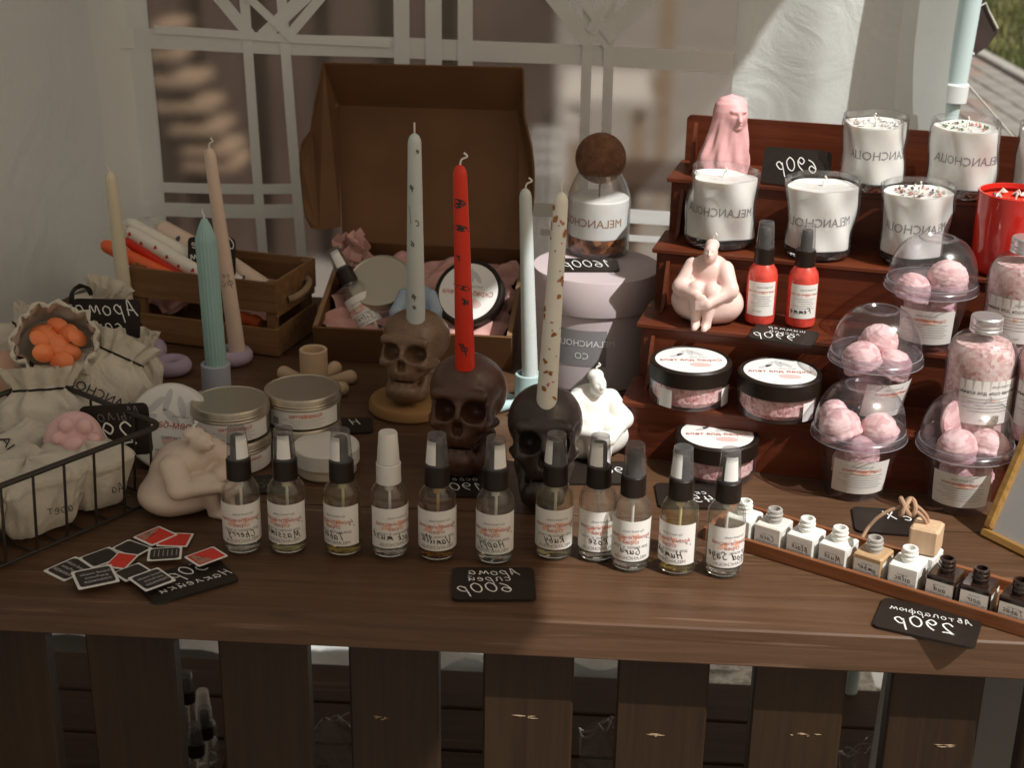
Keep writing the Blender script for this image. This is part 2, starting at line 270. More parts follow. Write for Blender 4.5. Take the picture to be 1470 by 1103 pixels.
def tag(o, label, cat, group=None):
    o['label'] = label; o['category'] = cat
    if group: o['group'] = group
    return o
def struct(o): o['kind'] = 'structure'; return o
def kids(o): return [c for c in COL.objects if c.parent == o]
def dup(root, loc, rot, label):
    r = root.copy(); COL.objects.link(r); r.location = loc; r.rotation_euler = rot; r['label'] = label
    for ch in list(kids(root)):
        c = ch.copy(); COL.objects.link(c); c.parent = r
        for g in list(kids(ch)): d = g.copy(); COL.objects.link(d); d.parent = c
    return r
def spline(pts, k=6, close=False):
    P = [np.array(p, float) for p in pts]; n = len(P); out = []
    for i in range(n if close else n-1):
        g = (lambda j: P[j % n]) if close else (lambda j: P[max(0, min(n-1, j))])
        a, b, c, d = g(i-1), g(i), g(i+1), g(i+2)
        for t in np.arange(k)/k: out.append(.5*((2*b)+(-a+c)*t+(2*a-5*b+4*c-d)*t*t+(-a+3*b-3*c+d)*t**3))
    if not close: out.append(P[-1])
    return out

# signed-distance modelling: smooth bodies meshed by surface nets
def ell(P, c, r):
    q = (P-np.array(c))/np.array(r); k = np.sqrt((q**2).sum(1))+1e-9; g = np.sqrt(((q/np.array(r))**2).sum(1))+1e-9
    return k*(k-1)/g
def cap(P, a, b, ra, rb=None):
    a = np.array(a, float); b = np.array(b, float); rb = ra if rb is None else rb
    ab = b-a; t = np.clip(((P-a)@ab)/(ab@ab), 0, 1); return np.linalg.norm(P-a-t[:,None]*ab, axis=1)-(ra+(rb-ra)*t)
def smin(a, b, k): h = np.clip(.5+.5*(b-a)/k, 0, 1); return b+(a-b)*h-k*h*(1-h)
def smax(a, b, k): return -smin(-a, -b, k)
def wob(P, f, seed=0):
    rs = np.random.RandomState(seed); o = 0
    for k in range(5):
        d = rs.randn(3); d /= np.linalg.norm(d); o = o+np.sin(P@d*f*(1+.35*k)+rs.rand()*6.28)
    return o/5
def nets(fn, lo, hi, n, m, name='body', scale=1.0, smooth=True):
    lo = np.array(lo, float); hi = np.array(hi, float); h = (hi-lo).max()/n; N = np.ceil((hi-lo)/h).astype(int)+1
    ax = [lo[i]+h*np.arange(N[i]) for i in range(3)]; G = np.stack(np.meshgrid(*ax, indexing='ij'), -1)
    D = fn(G.reshape(-1,3)).reshape(N)
    acc = np.zeros((*(N-1), 3)); cnt = np.zeros(N-1)
    corner = lambda a,b,c: (slice(a, N[0]-1+a), slice(b, N[1]-1+b), slice(c, N[2]-1+c))
    for a in range(3):
        for i in (0,1):
            for j in (0,1):
                o0 = [0,0,0]; o1 = [0,0,0]; b, c = [k for k in range(3) if k != a]
                o0[b] = o1[b] = i; o0[c] = o1[c] = j; o1[a] = 1
                d0, d1 = D[corner(*o0)], D[corner(*o1)]; x = (d0 < 0) != (d1 < 0)
                t = np.where(x, d0/(d0-d1+1e-12), 0); pos = np.zeros((*x.shape, 3)); pos[..., b] = i; pos[..., c] = j; pos[..., a] = t
                acc += pos*x[..., None]; cnt += x
    act = cnt > 0; idx = -np.ones(N-1, int); idx[act] = np.arange(act.sum())
    ijk = np.argwhere(act); vs = (acc[act]/cnt[act][:,None]+ijk)*h+lo
    fs = []
    for a in range(3):
        b, c = (a+1)%3, (a+2)%3
        s0 = [slice(None)]*3; s1 = [slice(None)]*3; s0[a] = slice(0, -1); s1[a] = slice(1, None)
        d0, d1 = D[tuple(s0)], D[tuple(s1)]; e = np.argwhere((d0 < 0) != (d1 < 0))
        e = e[(e[:,b] > 0) & (e[:,c] > 0) & (e[:,b] < N[b]-1) & (e[:,c] < N[c]-1)]
        neg = d0[tuple(e.T)] < 0
        def I(db, dc): q = e.copy(); q[:,b] -= db; q[:,c] -= dc; return idx[tuple(q.T)]
        Q = np.stack([I(1,1), I(0,1), I(0,0), I(1,0)], 1); Q[~neg] = Q[~neg][:, ::-1]; fs.append(Q)
    fs = np.concatenate(fs); me = bpy.data.meshes.new(name); me.from_pydata((vs*scale).tolist(), [], fs.tolist())
    me.materials.append(MATS[m]); me.polygons.foreach_set('use_smooth', [smooth]*len(me.polygons)); me.update(); return me

# ------------------------------------------------------------------ lettering
_tc = {}
def text_tris(s, res=2):
    if s in _tc: return _tc[s]
    c = bpy.data.curves.new('t', 'FONT'); c.body = s; c.size = 1; c.resolution_u = res; c.fill_mode = 'FRONT'
    o = bpy.data.objects.new('t', c); COL.objects.link(o); bpy.context.view_layer.update()
    me = bpy.data.meshes.new_from_object(o.evaluated_get(bpy.context.evaluated_depsgraph_get()))
    vs = np.array([v.co[:2] for v in me.vertices]) if len(me.vertices) else np.zeros((0,2)); fs = [tuple(p.vertices) for p in me.polygons]
    bpy.data.objects.remove(o); bpy.data.curves.remove(c); bpy.data.meshes.remove(me)
    _tc[s] = (vs, fs); return _tc[s]
# hand-written strokes; baseline 0, x-height 1, capitals 1.8
HW = {
'0':(1.2,[[(.6,1.8),(.15,1.4),(.05,.6),(.4,0),(.9,.3),(1.05,1.2),(.6,1.8)]]), '1':(.7,[[(.1,1.3),(.5,1.8),(.35,0)]]),
'2':(1.2,[[(.1,1.4),(.5,1.8),(1,1.4),(.7,.7),(.1,0),(.5,.15),(1.1,.05)]]), '4':(1.2,[[(.3,1.8),(.1,.8),(1.1,.8)],[(.9,1.6),(.75,0)]]),
'5':(1.2,[[(1.1,1.8),(.4,1.75),(.25,1.0),(.8,1.05),(1.0,.5),(.6,0),(.1,.15)]]), '6':(1.2,[[(1.0,1.7),(.4,1.3),(.1,.5),(.5,0),(1.0,.4),(.7,.9),(.2,.6)]]),
'9':(1.2,[[(1.0,1.3),(.6,1.8),(.15,1.4),(.5,.9),(1.0,1.3),(.9,.6),(.4,0)]]),
'р':(1.1,[[(.25,1.0),(0,-.9)],[(.2,.6),(.6,1.1),(1.0,.7),(.6,.1),(.15,.2)]]), 'А':(1.4,[[(0,0),(.4,.6),(1.0,1.8),(1.05,0)],[(.3,.6),(1.2,.7)]]),
'о':(1.1,[[(.6,1),(.15,.7),(.2,.1),(.7,0),(.95,.6),(.6,1)]]), 'м':(1.5,[[(.0,0),(.3,1),(.6,.2),(1.0,1),(1.2,0),(1.4,.1)]]), 'а':(1.1,[[(.9,.9),(.4,1),(.1,.4),(.4,0),(.8,.5),(.9,.9),(.85,.1),(1.1,.1)]]),
'с':(1.0,[[(.9,.85),(.5,1),(.1,.5),(.4,0),(.9,.15)]]), 'п':(1.2,[[(.1,0),(.25,1),(.8,.95),(.85,.1),(1.1,.05)]]), 'е':(1.0,[[(.1,.5),(.8,.6),(.6,1),(.15,.7),(.3,.05),(.9,.15)]]),
'й':(1.2,[[(.15,1),(.2,.1),(.7,.6),(.9,1),(.85,.1),(1.1,.1)],[(.3,1.35),(.6,1.25),(.9,1.4)]]), 'и':(1.2,[[(.15,1),(.2,.1),(.7,.6),(.9,1),(.85,.1),(1.1,.1)]]), 'Н':(1.4,[[(.3,1.8),(.1,0)],[(1.2,1.8),(1.0,0)],[(.2,.9),(1.1,1.0)]]),
'к':(1.1,[[(.25,1),(.1,0)],[(.9,1),(.2,.5),(.9,0)]]), 'л':(1.1,[[(0,.05),(.3,.2),(.6,1),(.85,.1),(1.0,.1)]]), 'М':(1.7,[[(0,0),(.35,1.8),(.75,.5),(1.3,1.8),(1.4,0)]]), 'ы':(1.4,[[(.15,1),(.1,.1),(.6,.1),(.6,.5),(.15,.5)],[(1.1,1),(1.05,0)]]),
'С':(1.3,[[(1.1,1.5),(.7,1.8),(.15,1.0),(.4,.1),(1.1,.2)]]), 'в':(1.1,[[(.1,0),(.3,1.5),(.7,1.3),(.3,.8),(.9,.5),(.5,0),(.1,.1)]]), 'ч':(1.0,[[(.1,1),(.2,.5),(.8,.6)],[(.85,1),(.75,0)]]), 'ш':(1.5,[[(.1,1),(.15,.1),(.6,.2),(.65,1)],[(.62,.2),(1.1,.1),(1.2,1),(1.15,.05),(1.4,.1)]]),
'т':(1.2,[[(.1,1),(1.1,1)],[(.6,1),(.5,0)]]), 'ф':(1.3,[[(.6,1.6),(.5,-.8)],[(.6,.9),(.1,.8),(.1,.2),(.6,.1),(1.1,.3),(1.0,.9),(.6,.9)]]), 'ю':(1.4,[[(.15,1),(.05,0)],[(.1,.5),(.6,.5)],[(.9,1),(.6,.5),(.9,0),(1.3,.5),(.9,1)]]), 'ь':(.9,[[(.15,1),(.1,.1),(.6,.05),(.7,.45),(.15,.5)]]),
'Х':(1.4,[[(.1,1.8),(1.1,0)],[(1.2,1.8),(.1,0)]]), 'ж':(1.4,[[(.1,1),(1.2,0)],[(1.2,1),(.1,0)],[(.65,1.1),(.6,-.1)]]),
'a':(1.0,[[(.85,.9),(.35,1),(.1,.4),(.4,0),(.8,.6),(.85,.9),(.8,.1),(1.0,.1)]]), 's':(.9,[[(.8,.9),(.3,1),(.3,.6),(.7,.35),(.5,0),(.05,.1)]]), 'i':(.5,[[(.1,.5),(.25,1),(.2,.1),(.5,.1)],[(.3,1.4),(.33,1.45)]]), 'm':(1.5,[[(0,0),(.2,1),(.25,.3),(.6,1),(.65,.2),(1.0,1),(1.1,.1),(1.4,.1)]]),
'n':(1.1,[[(0,0),(.2,1),(.25,.3),(.7,1),(.75,.1),(1.0,.1)]]), 'o':(1.0,[[(.5,1),(.1,.6),(.3,0),(.8,.3),(.7,.95),(.5,1)]]), 'e':(.9,[[(0,.4),(.7,.6),(.5,1),(.15,.6),(.3,.05),(.8,.15)]]), 'u':(1.1,[[(.1,1),(.15,.1),(.6,.3),(.75,1),(.75,.1),(1.0,.1)]]), 'l':(.6,[[(0,.3),(.4,1.6),(.2,1.7),(.2,.1),(.5,.1)]]),
't':(.8,[[(.4,1.7),(.25,.2),(.6,.05)],[(0,1.1),(.7,1.15)]]), 'y':(1.0,[[(.1,1),(.2,.3),(.6,.4)],[(.8,1),(.4,-.8),(.1,-.5)]]), 'g':(1.0,[[(.8,.9),(.3,1),(.15,.4),(.6,.3),(.8,.9),(.6,-.7),(.1,-.5)]]), 'r':(.8,[[(0,0),(.2,1),(.25,.6),(.7,1)]]), 'c':(.8,[[(.7,.85),(.3,1),(.1,.4),(.4,0),(.75,.15)]]),
'd':(1.1,[[(.7,.8),(.2,.9),(.1,.2),(.6,.2),(1.0,1.8),(.8,.1),(1.0,.1)]]), 'k':(1.0,[[(.3,1.8),(.1,0)],[(.8,1),(.2,.5),(.8,0)]]), 'b':(.9,[[(.3,1.8),(.1,.1),(.6,0),(.7,.6),(.2,.6)]]), 'h':(1.0,[[(.3,1.8),(.1,0),(.3,.8),(.7,.9),(.7,.05),(.95,.1)]]), 'v':(.9,[[(.1,1),(.35,0),(.8,1)]]),
'W':(1.7,[[(.1,1.8),(.3,0),(.8,1.3),(1.1,0),(1.7,1.9)]]), 'S':(1.2,[[(1.1,1.6),(.6,1.8),(.3,1.3),(.9,.6),(.6,0),(0,.2)]]), 'M':(1.8,[[(0,0),(.4,1.8),(.7,.4),(1.2,1.8),(1.4,0),(1.6,.1)]]), 'T':(1.3,[[(0,1.7),(.7,1.8),(1.4,1.6)],[(.8,1.8),(.5,0)]]), 'H':(1.4,[[(.3,1.8),(.1,0)],[(1.2,1.8),(1.0,0)],[(.2,.9),(1.1,1.0)]]), 'G':(1.3,[[(1.1,1.5),(.5,1.7),(.1,.7),(.6,0),(1.1,.4),(.7,.8)]]),
'C':(1.2,[[(1.0,1.5),(.5,1.7),(.1,.7),(.5,0),(1.1,.3)]]), 'V':(1.2,[[(.1,1.8),(.5,0),(1.3,1.9)]]), 'B':(1.2,[[(.3,1.7),(.1,0)],[(.2,1.7),(.9,1.5),(.3,.9),(1.0,.5),(.1,0)]]), 'R':(1.2,[[(.3,1.7),(.1,0)],[(.2,1.7),(1.0,1.3),(.3,.8),(1.1,0)]]), ' ':(.7,[]), '.':(.5,[[(.2,.05),(.3,.1)]])}
HW['p'] = HW['р']; HW['F'] = (1.2,[[(.3,1.8),(.1,0)],[(.25,1.75),(1.2,1.8)],[(.2,1.0),(.9,1.0)]]); HW['f'] = (.8,[[(.7,1.6),(.4,1.5),(.2,-.6)],[(0,.9),(.7,.95)]])
class Ink:
    """flat print laid on a surface; the whole photograph is mirrored, so +u runs to the LEFT of the reader"""
    def __init__(s, fn): s.fn = fn; s.d = {}
    def _add(s, vs, fs, m):
        V0, F0 = s.d.setdefault(m, ([], [])); o = len(V0); V0 += [s.fn(u, v) for u, v in vs]; F0 += [tuple(i+o for i in f) for f in fs]
    def text(s, t, u, v, size, m, align='c', slant=0):
        vs, fs = text_tris(t)
        if not len(vs): return s
        w = vs[:,0].max(); off = {'c':-w/2, 'l':0, 'r':-w}[align]
        s._add([((x+off+slant*y)*size+u, y*size+v) for x, y in vs], fs, m); return s
    def poly(s, pts, m): s._add(pts, [tuple(range(len(pts)))], m); return s
    def rect(s, u0, v0, u1, v1, m, n=8): s._add([(u0+(u1-u0)*i/n, v) for v in (v0, v1) for i in range(n+1)], [(i, i+1, n+2+i, n+1+i) for i in range(n)], m); return s
    def blob(s, u, v, a, b, m, ang=0, n=14, j=0.0):
        c, q = math.cos(ang), math.sin(ang); P = []
        for i in range(n):
            t = 2*math.pi*i/n; k = 1+random.uniform(-j, j); x, y = a*k*math.cos(t), b*k*math.sin(t); P.append((u+x*c-y*q, v+x*q+y*c))
        s._add(P+[(u, v)], [(i, (i+1) % n, n) for i in range(n)], m); return s
    def stroke(s, pts, w, m):
        P = [np.array(p, float)[:2] for p in pts]; vs = []
        for i, p in enumerate(P):
            d = P[min(i+1, len(P)-1)]-P[max(i-1, 0)]; d = d/(np.linalg.norm(d)+1e-12); n = np.array((-d[1], d[0]))*w/2; vs += [tuple(p+n), tuple(p-n)]
        s._add(vs, [(2*i, 2*i+1, 2*i+3, 2*i+2) for i in range(len(P)-1)], m); return s
    def hand(s, t, u, v, size, m, w=.17, slant=.2, ang=0, align='c'):
        W = sum(HW.get(ch, HW['a'])[0]+.25 for ch in t); x0 = -W/2 if align == 'c' else 0; c, q = math.cos(ang), math.sin(ang)
        for ch in t:
            wd, st = HW.get(ch, HW['a']); jy = random.uniform(-.08, .08)
            for k in st:
                pts = [((x0+a+slant*b)*size, (b+jy)*size) for a, b in k]; pts = [(u+a*c-b*q, v+a*q+b*c) for a, b in pts]
                s.stroke([p[:2] for p in spline([(*p, 0) for p in pts], 4)], w*size, m)
            x0 += wd+.25
        return s
    def build(s, parent, name='lettering'):
        out = []
        for m, (vs, fs) in s.d.items():
            me = bpy.data.meshes.new(name); me.from_pydata([tuple(map(float, p)) for p in vs], [], fs); me.materials.append(MATS[m]); me.update()
            out.append(link(name if m not in ('peach wash', 'leaf print', 'pink print') else 'print', me, parent))
        return out
def on_cyl(r, z0, a0=-math.pi/2, r1=None, h=1):
    def f(u, v):
        rr = r if r1 is None else r+(r1-r)*v/h
        a = a0-u/rr; return (rr*math.cos(a), rr*math.sin(a), z0+v)
    return f
def on_plane(O, X, Y, N, eps=.0004):
    O, X, Y, N = map(Vector, (O, X, Y, N))
    return lambda u, v: O-X*u+Y*v+N*eps
def frame(O, X, Y):
    """matrix with local x along X, local y along Y"""
    X = Vector(X).normalized(); N = X.cross(Vector(Y)).normalized(); Y = N.cross(X)
    return Matrix(((X.x, Y.x, N.x, O[0]), (X.y, Y.y, N.y, O[1]), (X.z, Y.z, N.z, O[2]), (0,0,0,1)))
def rrect(w, h, r, n=4):
    P = []
    for cx, cy, a in ((w/2-r, h/2-r, 0), (-w/2+r, h/2-r, 90), (-w/2+r, -h/2+r, 180), (w/2-r, -h/2+r, 270)):
        for i in range(n+1): t = math.radians(a+90*i/n); P.append((cx+r*math.cos(t), cy+r*math.sin(t)))
    return P
# ================================================================== SETTING
YW = 0.95                                    # plane of the tent's back wall
g = MB(); g.sheet(2, 2, lambda u, v: (-60+120*u, -60+120*v, -.012), 'soil'); struct(g.build('ground'))
# paving outside the tent: a bedding sheet with single pavers where they can be told apart
pv = MB(); pv.add([(-6,-4,-.006),(2.36+.04*4,-4,-.006),(2.36-.04*10,14,-.006),(-6,14,-.006)], [(0,1,2,3)], 'paver'); pave = struct(pv.build('pavement'))
def skew(x, y): return (x-.060*(y-7.0), y)
PB = []
for k in range(2):
    b = MB(); b.box((-.0565,-.118,-.03), (.0565,.118,.022+.0015*k), 'paver pink' if k else 'paver', .004); PB.append(b)
pm = []
for b in PB:
    o = b.build('paver', pave); pm.append(o.data); bpy.data.objects.remove(o)
for i in range(8):
    for j in range(24):
        x, y = skew(2.315-.121*i, 4.6+.244*j+(.122 if i % 2 else 0))
        link('paver', pm[1 if random.random() < .22 else 0], pave, (x, y, random.uniform(0,.003)), (random.uniform(-.01,.01), random.uniform(-.01,.01), .06+random.uniform(-.004,.004)))
km = MB().box((-.045,-.24,-.05), (.045,.24,.05), 'kerb stone', .008).build('kerb_stone', pave).data
for o in list(pave.children):
    if o.name.startswith('kerb_stone'): bpy.data.objects.remove(o)
for j in range(14):
    x, y = skew(2.425, 4.0+.49*j); link('kerb_stone', km, pave, (x, y, 0), (0,0,.06))
# lawn
n = 26000; rs = np.random.RandomState(3)
gy = rs.uniform(5, 13, n); gx = 2.48-.060*(gy-7.0)+rs.uniform(0, 1, n)**1.3*3.2; a = rs.uniform(0, 6.28, n); h = rs.uniform(.03,.085, n); wd = .006
lx, ly = rs.randn(n)*.02, rs.randn(n)*.02
vs = np.stack([np.stack([gx-np.cos(a)*wd, gy-np.sin(a)*wd, 0*h], 1), np.stack([gx+np.cos(a)*wd, gy+np.sin(a)*wd, 0*h], 1), np.stack([gx+lx, gy+ly, h], 1)], 1).reshape(-1, 3)
gm = bpy.data.meshes.new('grass'); gm.from_pydata(vs.tolist(), [], [(3*i, 3*i+1, 3*i+2) for i in range(n)]); gm.materials.append(MATS['blade green']); gm.materials.append(MATS['blade dry'])
gm.polygons.foreach_set('material_index', (rs.rand(n) < .35+.25*np.sin(gx*3)*np.cos(gy*2)).astype(int)); go = link('grass', gm); go['kind'] = 'stuff'; go['label'] = 'short sunlit grass beyond the paving, partly dry'; 

# things dimly seen through the tent window
cab = thing('cabin', 'dim brown timber cabin wall seen through the tent window', 'building', (0,3.6,0))
for i in range(21):
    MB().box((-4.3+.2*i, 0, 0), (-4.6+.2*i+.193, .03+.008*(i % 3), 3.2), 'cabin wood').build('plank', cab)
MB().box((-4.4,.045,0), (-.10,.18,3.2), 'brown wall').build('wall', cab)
st = thing('wooden_steps', 'pale sunlit wooden steps blurred behind the left window panes', 'stairs', (0,0,0))
for k, (x0, x1, y) in enumerate(((215,283,112),(218,300,149),(242,315,182),(262,330,213),(262,338,234),(215,250,36),(215,255,74))):
    A, B = at_y(x0, y, 3.2), at_y(x1, y, 3.2)
    MB().box((A[0], 3.2, A[2]-.022), (B[0], 3.40, A[2]), 'step wood').build('tread', st)
for x_ in (A[0]+.02, B[0]-.05): MB().box((x_, 3.21, .0), (x_+.03, 3.39, at_y(0,125,3.2)[2]-.03), 'cabin wood').build('stringer', st)
MB().box((at_y(212,0,3.4)[0], 3.402, 0), (at_y(222,0,3.4)[0], 3.46, 1.9), 'cabin wood').build('stringer', st)
tb = thing('white_table', 'white topped trestle table in the sun behind the clear window', 'table', (0,0,0))
A, B = at_y(806,140,3.6), at_y(936,140,3.6)
MB().box((A[0], 3.6, A[2]-.03), (B[0], 4.15, A[2]), 'white board').build('tabletop', tb)
for x in (A[0]+.03, B[0]-.05):
    for y in (3.63, 4.08): MB().box((x, y, 0), (x+.035, y+.035, A[2]-.031), 'step wood').build('leg', tb)
wp = thing('wooden_goalpost', 'pale timber post and rail behind the white table', 'frame', (0,0,0))
A, B, Cc = at_y(948,60,4.4), at_y(948,300,4.4), at_y(818,112,4.4)
MB().box((A[0], 4.4, 0), (A[0]+.05, 4.45, A[2]+.3), 'step wood').build('post', wp); MB().box((Cc[0], 4.39, Cc[2]-.05), (A[0]-.002, 4.43, Cc[2]), 'step wood').build('rail', wp)
A, B = at_y(806,166,3.2), at_y(832,206,3.2); o = MB().box((A[0], 3.2, B[2]), (B[0], 3.24, A[2]), 'white board', .004).build('white_sign_board'); tag(o, 'small white board standing under the table behind the window', 'board')
rk = thing('wire_rack', 'white wire grid rack behind the clear window left of the cork ball', 'rack', (0,0,0))
A, B = at_y(766,186,3.0), at_y(806,245,3.0)
for i in range(4):
    x = A[0]+(B[0]-A[0])*i/3; MB().tube([(x,3.0,B[2]-.3),(x,3.0,A[2])], .004, 'joint plastic', 5).build('wire', rk)
    z = B[2]+(A[2]-B[2])*i/3; MB().tube([(A[0],3.0,z),(B[0],3.0,z)], .004, 'joint plastic', 5).build('wire', rk)
bn = thing('timber_bench', 'grey weathered bench beyond the window behind the cork ball', 'bench', (0,0,0))
A, B = at_y(880,262,3.0), at_y(1000,262,3.0)
MB().box((A[0],3.0,A[2]-.03),(B[0],3.3,A[2]),'shelf wood').build('seat', bn)
for x in (A[0]+.02,B[0]-.06): MB().box((x,3.05,0),(x+.05,3.25,A[2]-.031),'shelf wood').build('leg', bn)
sk2 = MB().sheet(30, 8, lambda u, v: (.02+u*.75, 2.3+v*.5+.03*math.sin(u*25), .03+.02*math.sin(u*40+v*6)), 'canvas skirt').build('ground_sheet'); tag(sk2, 'pale crumpled sheet lying on the ground behind the window', 'sheet')

# ---- tent
tent = thing('market_tent', 'white market tent with clear lattice window behind the stall', 'tent', (0,0,0))
def W(x, z):
    l = max(0, min(1, (-.50-x)/.15)); k = max(0, min(1, (-.580-x)/.15)); k = k*k*(3-2*k)
    return YW-.40*k+.006*math.sin(x*9+z*2)+.003*math.sin(x*23-z*5)+l*(.012*math.sin(x*17+z*6)+.006*math.sin(z*19+x*8))+max(0, min(1, (x-.24)/.1))*.010*math.sin(x*38-z*1.5)
def panel(name, x0, x1, z0, z1, m, off=0, nu=None, nv=60):
    nu = nu or max(4, int((x1-x0)*60))
    return MB().sheet(nu, nv, lambda u, v: (x0+(x1-x0)*u, W(x0+(x1-x0)*u, z0+(z1-z0)*v)+off, z0+(z1-z0)*v), m).build(name, tent)
WX0, WX1 = at_y(228,200,YW)[0], at_y(1052,100,YW)[0]
panel('wall_panel', -1.7, WX0, .70, 2.1, 'tent fabric'); panel('window_film', WX0, WX1, .74, 2.1, 'film haze', 0, 60, 60)
fb2 = MB(); NU, NV = 60, 50
for off in (.0015, .0030): fb2.sheet(NU, NV, lambda u, v: (lambda x, z: (x, W(x, z)+off, z))(WX0+(WX1-WX0)*u, .74+1.36*v), 'window film')
q0, q1 = 0, (NU+1)*(NV+1)                      # close the rim so the two skins are one thin body
rim = [i for i in range(NU)]; fb2.f = [tuple(f) for f in fb2.f]
for i in range(NU):
    a, b = i, i+1; fb2.f.append((a, a+q1, b+q1, b)); a, b = NV*(NU+1)+i, NV*(NU+1)+i+1; fb2.f.append((a, b, b+q1, a+q1)); fb2.m += [0, 0]; fb2.sm += [False, False]
for j in range(NV):
    a, b = j*(NU+1), (j+1)*(NU+1); fb2.f.append((a, b, b+q1, a+q1)); a, b = a+NU, b+NU; fb2.f.append((a, a+q1, b+q1, b)); fb2.m += [0, 0]; fb2.sm += [False, False]
half = NU*NV; fb2.f[half:2*half] = [f[::-1] for f in fb2.f[half:2*half]]
fb2.build('window_film', tent)
panel('window_surround', WX0-.060, WX0+.0, .80, 2.1, 'tent bar', -.003, 4)
def curve_x(u, z):                             # right panel, then a fold that turns back to the pole
    xf = .462+.02*(z-1.0)-.02*math.sin((z-.9)*6)
    if u < .75: x = WX1+(xf-WX1)*u/.75; return (x, W(x, z), z)
    k = (u-.75)/.25; x = xf+k*.050; return (x, W(xf, z)*(1-k)+(.865)*k, z)
MB().sheet(64, 60, lambda u, v: curve_x(u, .70+1.40*v), 'tent fabric').build('wall_panel', tent)
panel('window_surround', WX1, WX1+.022, .70, 1.062, 'tent bar', -.004, 3)
def bar(p0, p1, w, off=-.003):
    A, B = at_y(*p0, YW), at_y(*p1, YW); a, b = np.array([A[0], A[2]]), np.array([B[0], B[2]]); d = b-a; L = np.linalg.norm(d); nn = np.array([-d[1], d[0]])/L*w/2
    nseg = max(6, int(L*50))
    return MB().sheet(nseg, 2, lambda u, v: (lambda q: (q[0], W(q[0], q[1])+off, q[1]))(a+d*u+nn*(2*v-1)), 'tent bar').build('window_bar', tent)
px = 1/1090.
for p0, p1, w, o in (((175,52),(1052,88),30,-.0030),((222,270),(430,268),16,-.0030),((175,302),(430,300),22,-.0030),((760,302),(1000,314),22,-.0030),
    ((345,-120),(383,400),15,-.0042),((398,-120),(438,400),15,-.0042),((575,-120),(577,110),23,-.0042),((621,-120),(623,110),24,-.0042),((668,-120),(668,110),22,-.0042),
    ((848,-120),(835,330),15,-.0042),((880,-120),(866,330),15,-.0042),((225,40),(560,62),12,-.0055),
    ((300,-25),(362,48),18,-.0054),((475,-40),(380,50),20,-.0054),((500,-50),(418,48),14,-.0054),((345,-20),(425,55),12,-.0066),
    ((775,-30),(848,62),24,-.0054),((955,-35),(860,62),26,-.0054),((905,-40),(845,45),12,-.0066),((812,-30),(880,58),12,-.0066),((775,335),(1000,345),10,-.0030)):
    bar(p0, p1, w*px, o)
ow = thing('grey_wall', 'grey plastered wall standing behind the sunlit table', 'wall', (0,8.6,0))
MB().box((-.4,0,0), (1.45,.2,3.0), 'cabin grey').build('wall', ow); MB().box((-.4,-.03,.0), (1.45,-.002,.35), 'kerb stone').build('plinth', ow)
# roof canopy over the left of the stall: out of view, its edge shaped to place the shade line
def up(P, z=2.12): k = (z-P[2])/SUN.z; return (P[0]+SUN.x*k, P[1]+SUN.y*k)
edge = [up(p) for p in ((.075,-.9,T), (.050,-.25,T), tuple(at_z(780,850)), (.035,.20,T), (-.020,.30,.9), (-.050,.45,.9), tuple(at_y(775,300,.50)), (.11,.7,1.0), tuple(at_y(1050,110,YW)), tuple(at_y(1122,5,YW)))]
edge = [(e[0], e[1]) for e in edge]; edge = [(edge[0][0], -1.9)]+edge+[(edge[-1][0], 1.05)]
es = [(float(p[0]), float(p[1])) for p in spline([(*e, 0) for e in edge], 5)]
rf = MB(); NR = len(es)
rv = [(x0+(ex-x0)*k/14, ey, 2.12+.05*math.sin(math.pi*k/14)) for ex, ey in es for k in range(15) for x0 in (-1.55,)]
rf.add(rv, [(i*15+k, i*15+k+1, (i+1)*15+k+1, (i+1)*15+k) for i in range(NR-1) for k in range(14)], 'roof fabric'); rf.build('shade_roof_panel', tent)
# pole, joint, line
pole = thing('tent_pole', 'pale blue tubular tent pole with a clamp joint at the right', 'pole', (0,0,0))
A, B = V(at_y(1402,-10,.90)), V(at_y(1367,190,.90)); dr = (A-B).normalized(); J = V(at_y(1369,133,.90))
MB().tube([J, J+dr*1.0], .0150, 'tube steel', 24).build('upper_tube', pole); MB().tube([J-dr*1.05, J], .0115, 'tube steel', 24).build('lower_tube', pole)
MB().tube([J-dr*.012, J-dr*.011, J+dr*.011, J+dr*.013], [.0170,.0180,.0180,.0165], 'joint plastic', 24).build('joint_collar', pole)
gl = V(at_y(1386,118,.93)); g2 = V(at_y(1462,205,1.5)); o = MB().tube([gl, gl+(g2-gl)*3.2], .0016, 'guy line', 6).build('guy_rope'); tag(o, 'thin white guy rope running from the tent pole to the ground', 'rope')
c = at_y(1409,40,1.3); M = frame(c, (1,.1,0), (0,.1,1))
lb = thing('leather_pouch', 'dark brown leather pouch hanging behind the tent pole', 'bag', (0,0,0)); lb.matrix_world = M
k = 1/900.; poly = [(-34*k,48*k),(-6*k,60*k),(4*k,28*k),(24*k,-6*k),(10*k,-26*k),(-14*k,-42*k),(-36*k,-52*k)]
MB().prism(poly, -.02, 0, 'dark leather').build('body', lb); MB().tube([( -16*k, 24*k, .003),(2*k,34*k,.003),(8*k,22*k,.003),(22*k,0,.003)], .0012, 'guy line', 5).build('stitching', lb)
MB().tube(spline([(0,55*k,-.01),(12*k,44*k,-.01),(30*k,42*k,-.01)], 5), .002, 'dark leather', 6).build('strap', lb)
for q in ((-16*k,-30*k),(-9*k,-35*k)): MB().lathe([(.0025,0),(.002,.002),(0,.003)], 'joint plastic', 8, (*q, .001)).build('stud', lb)
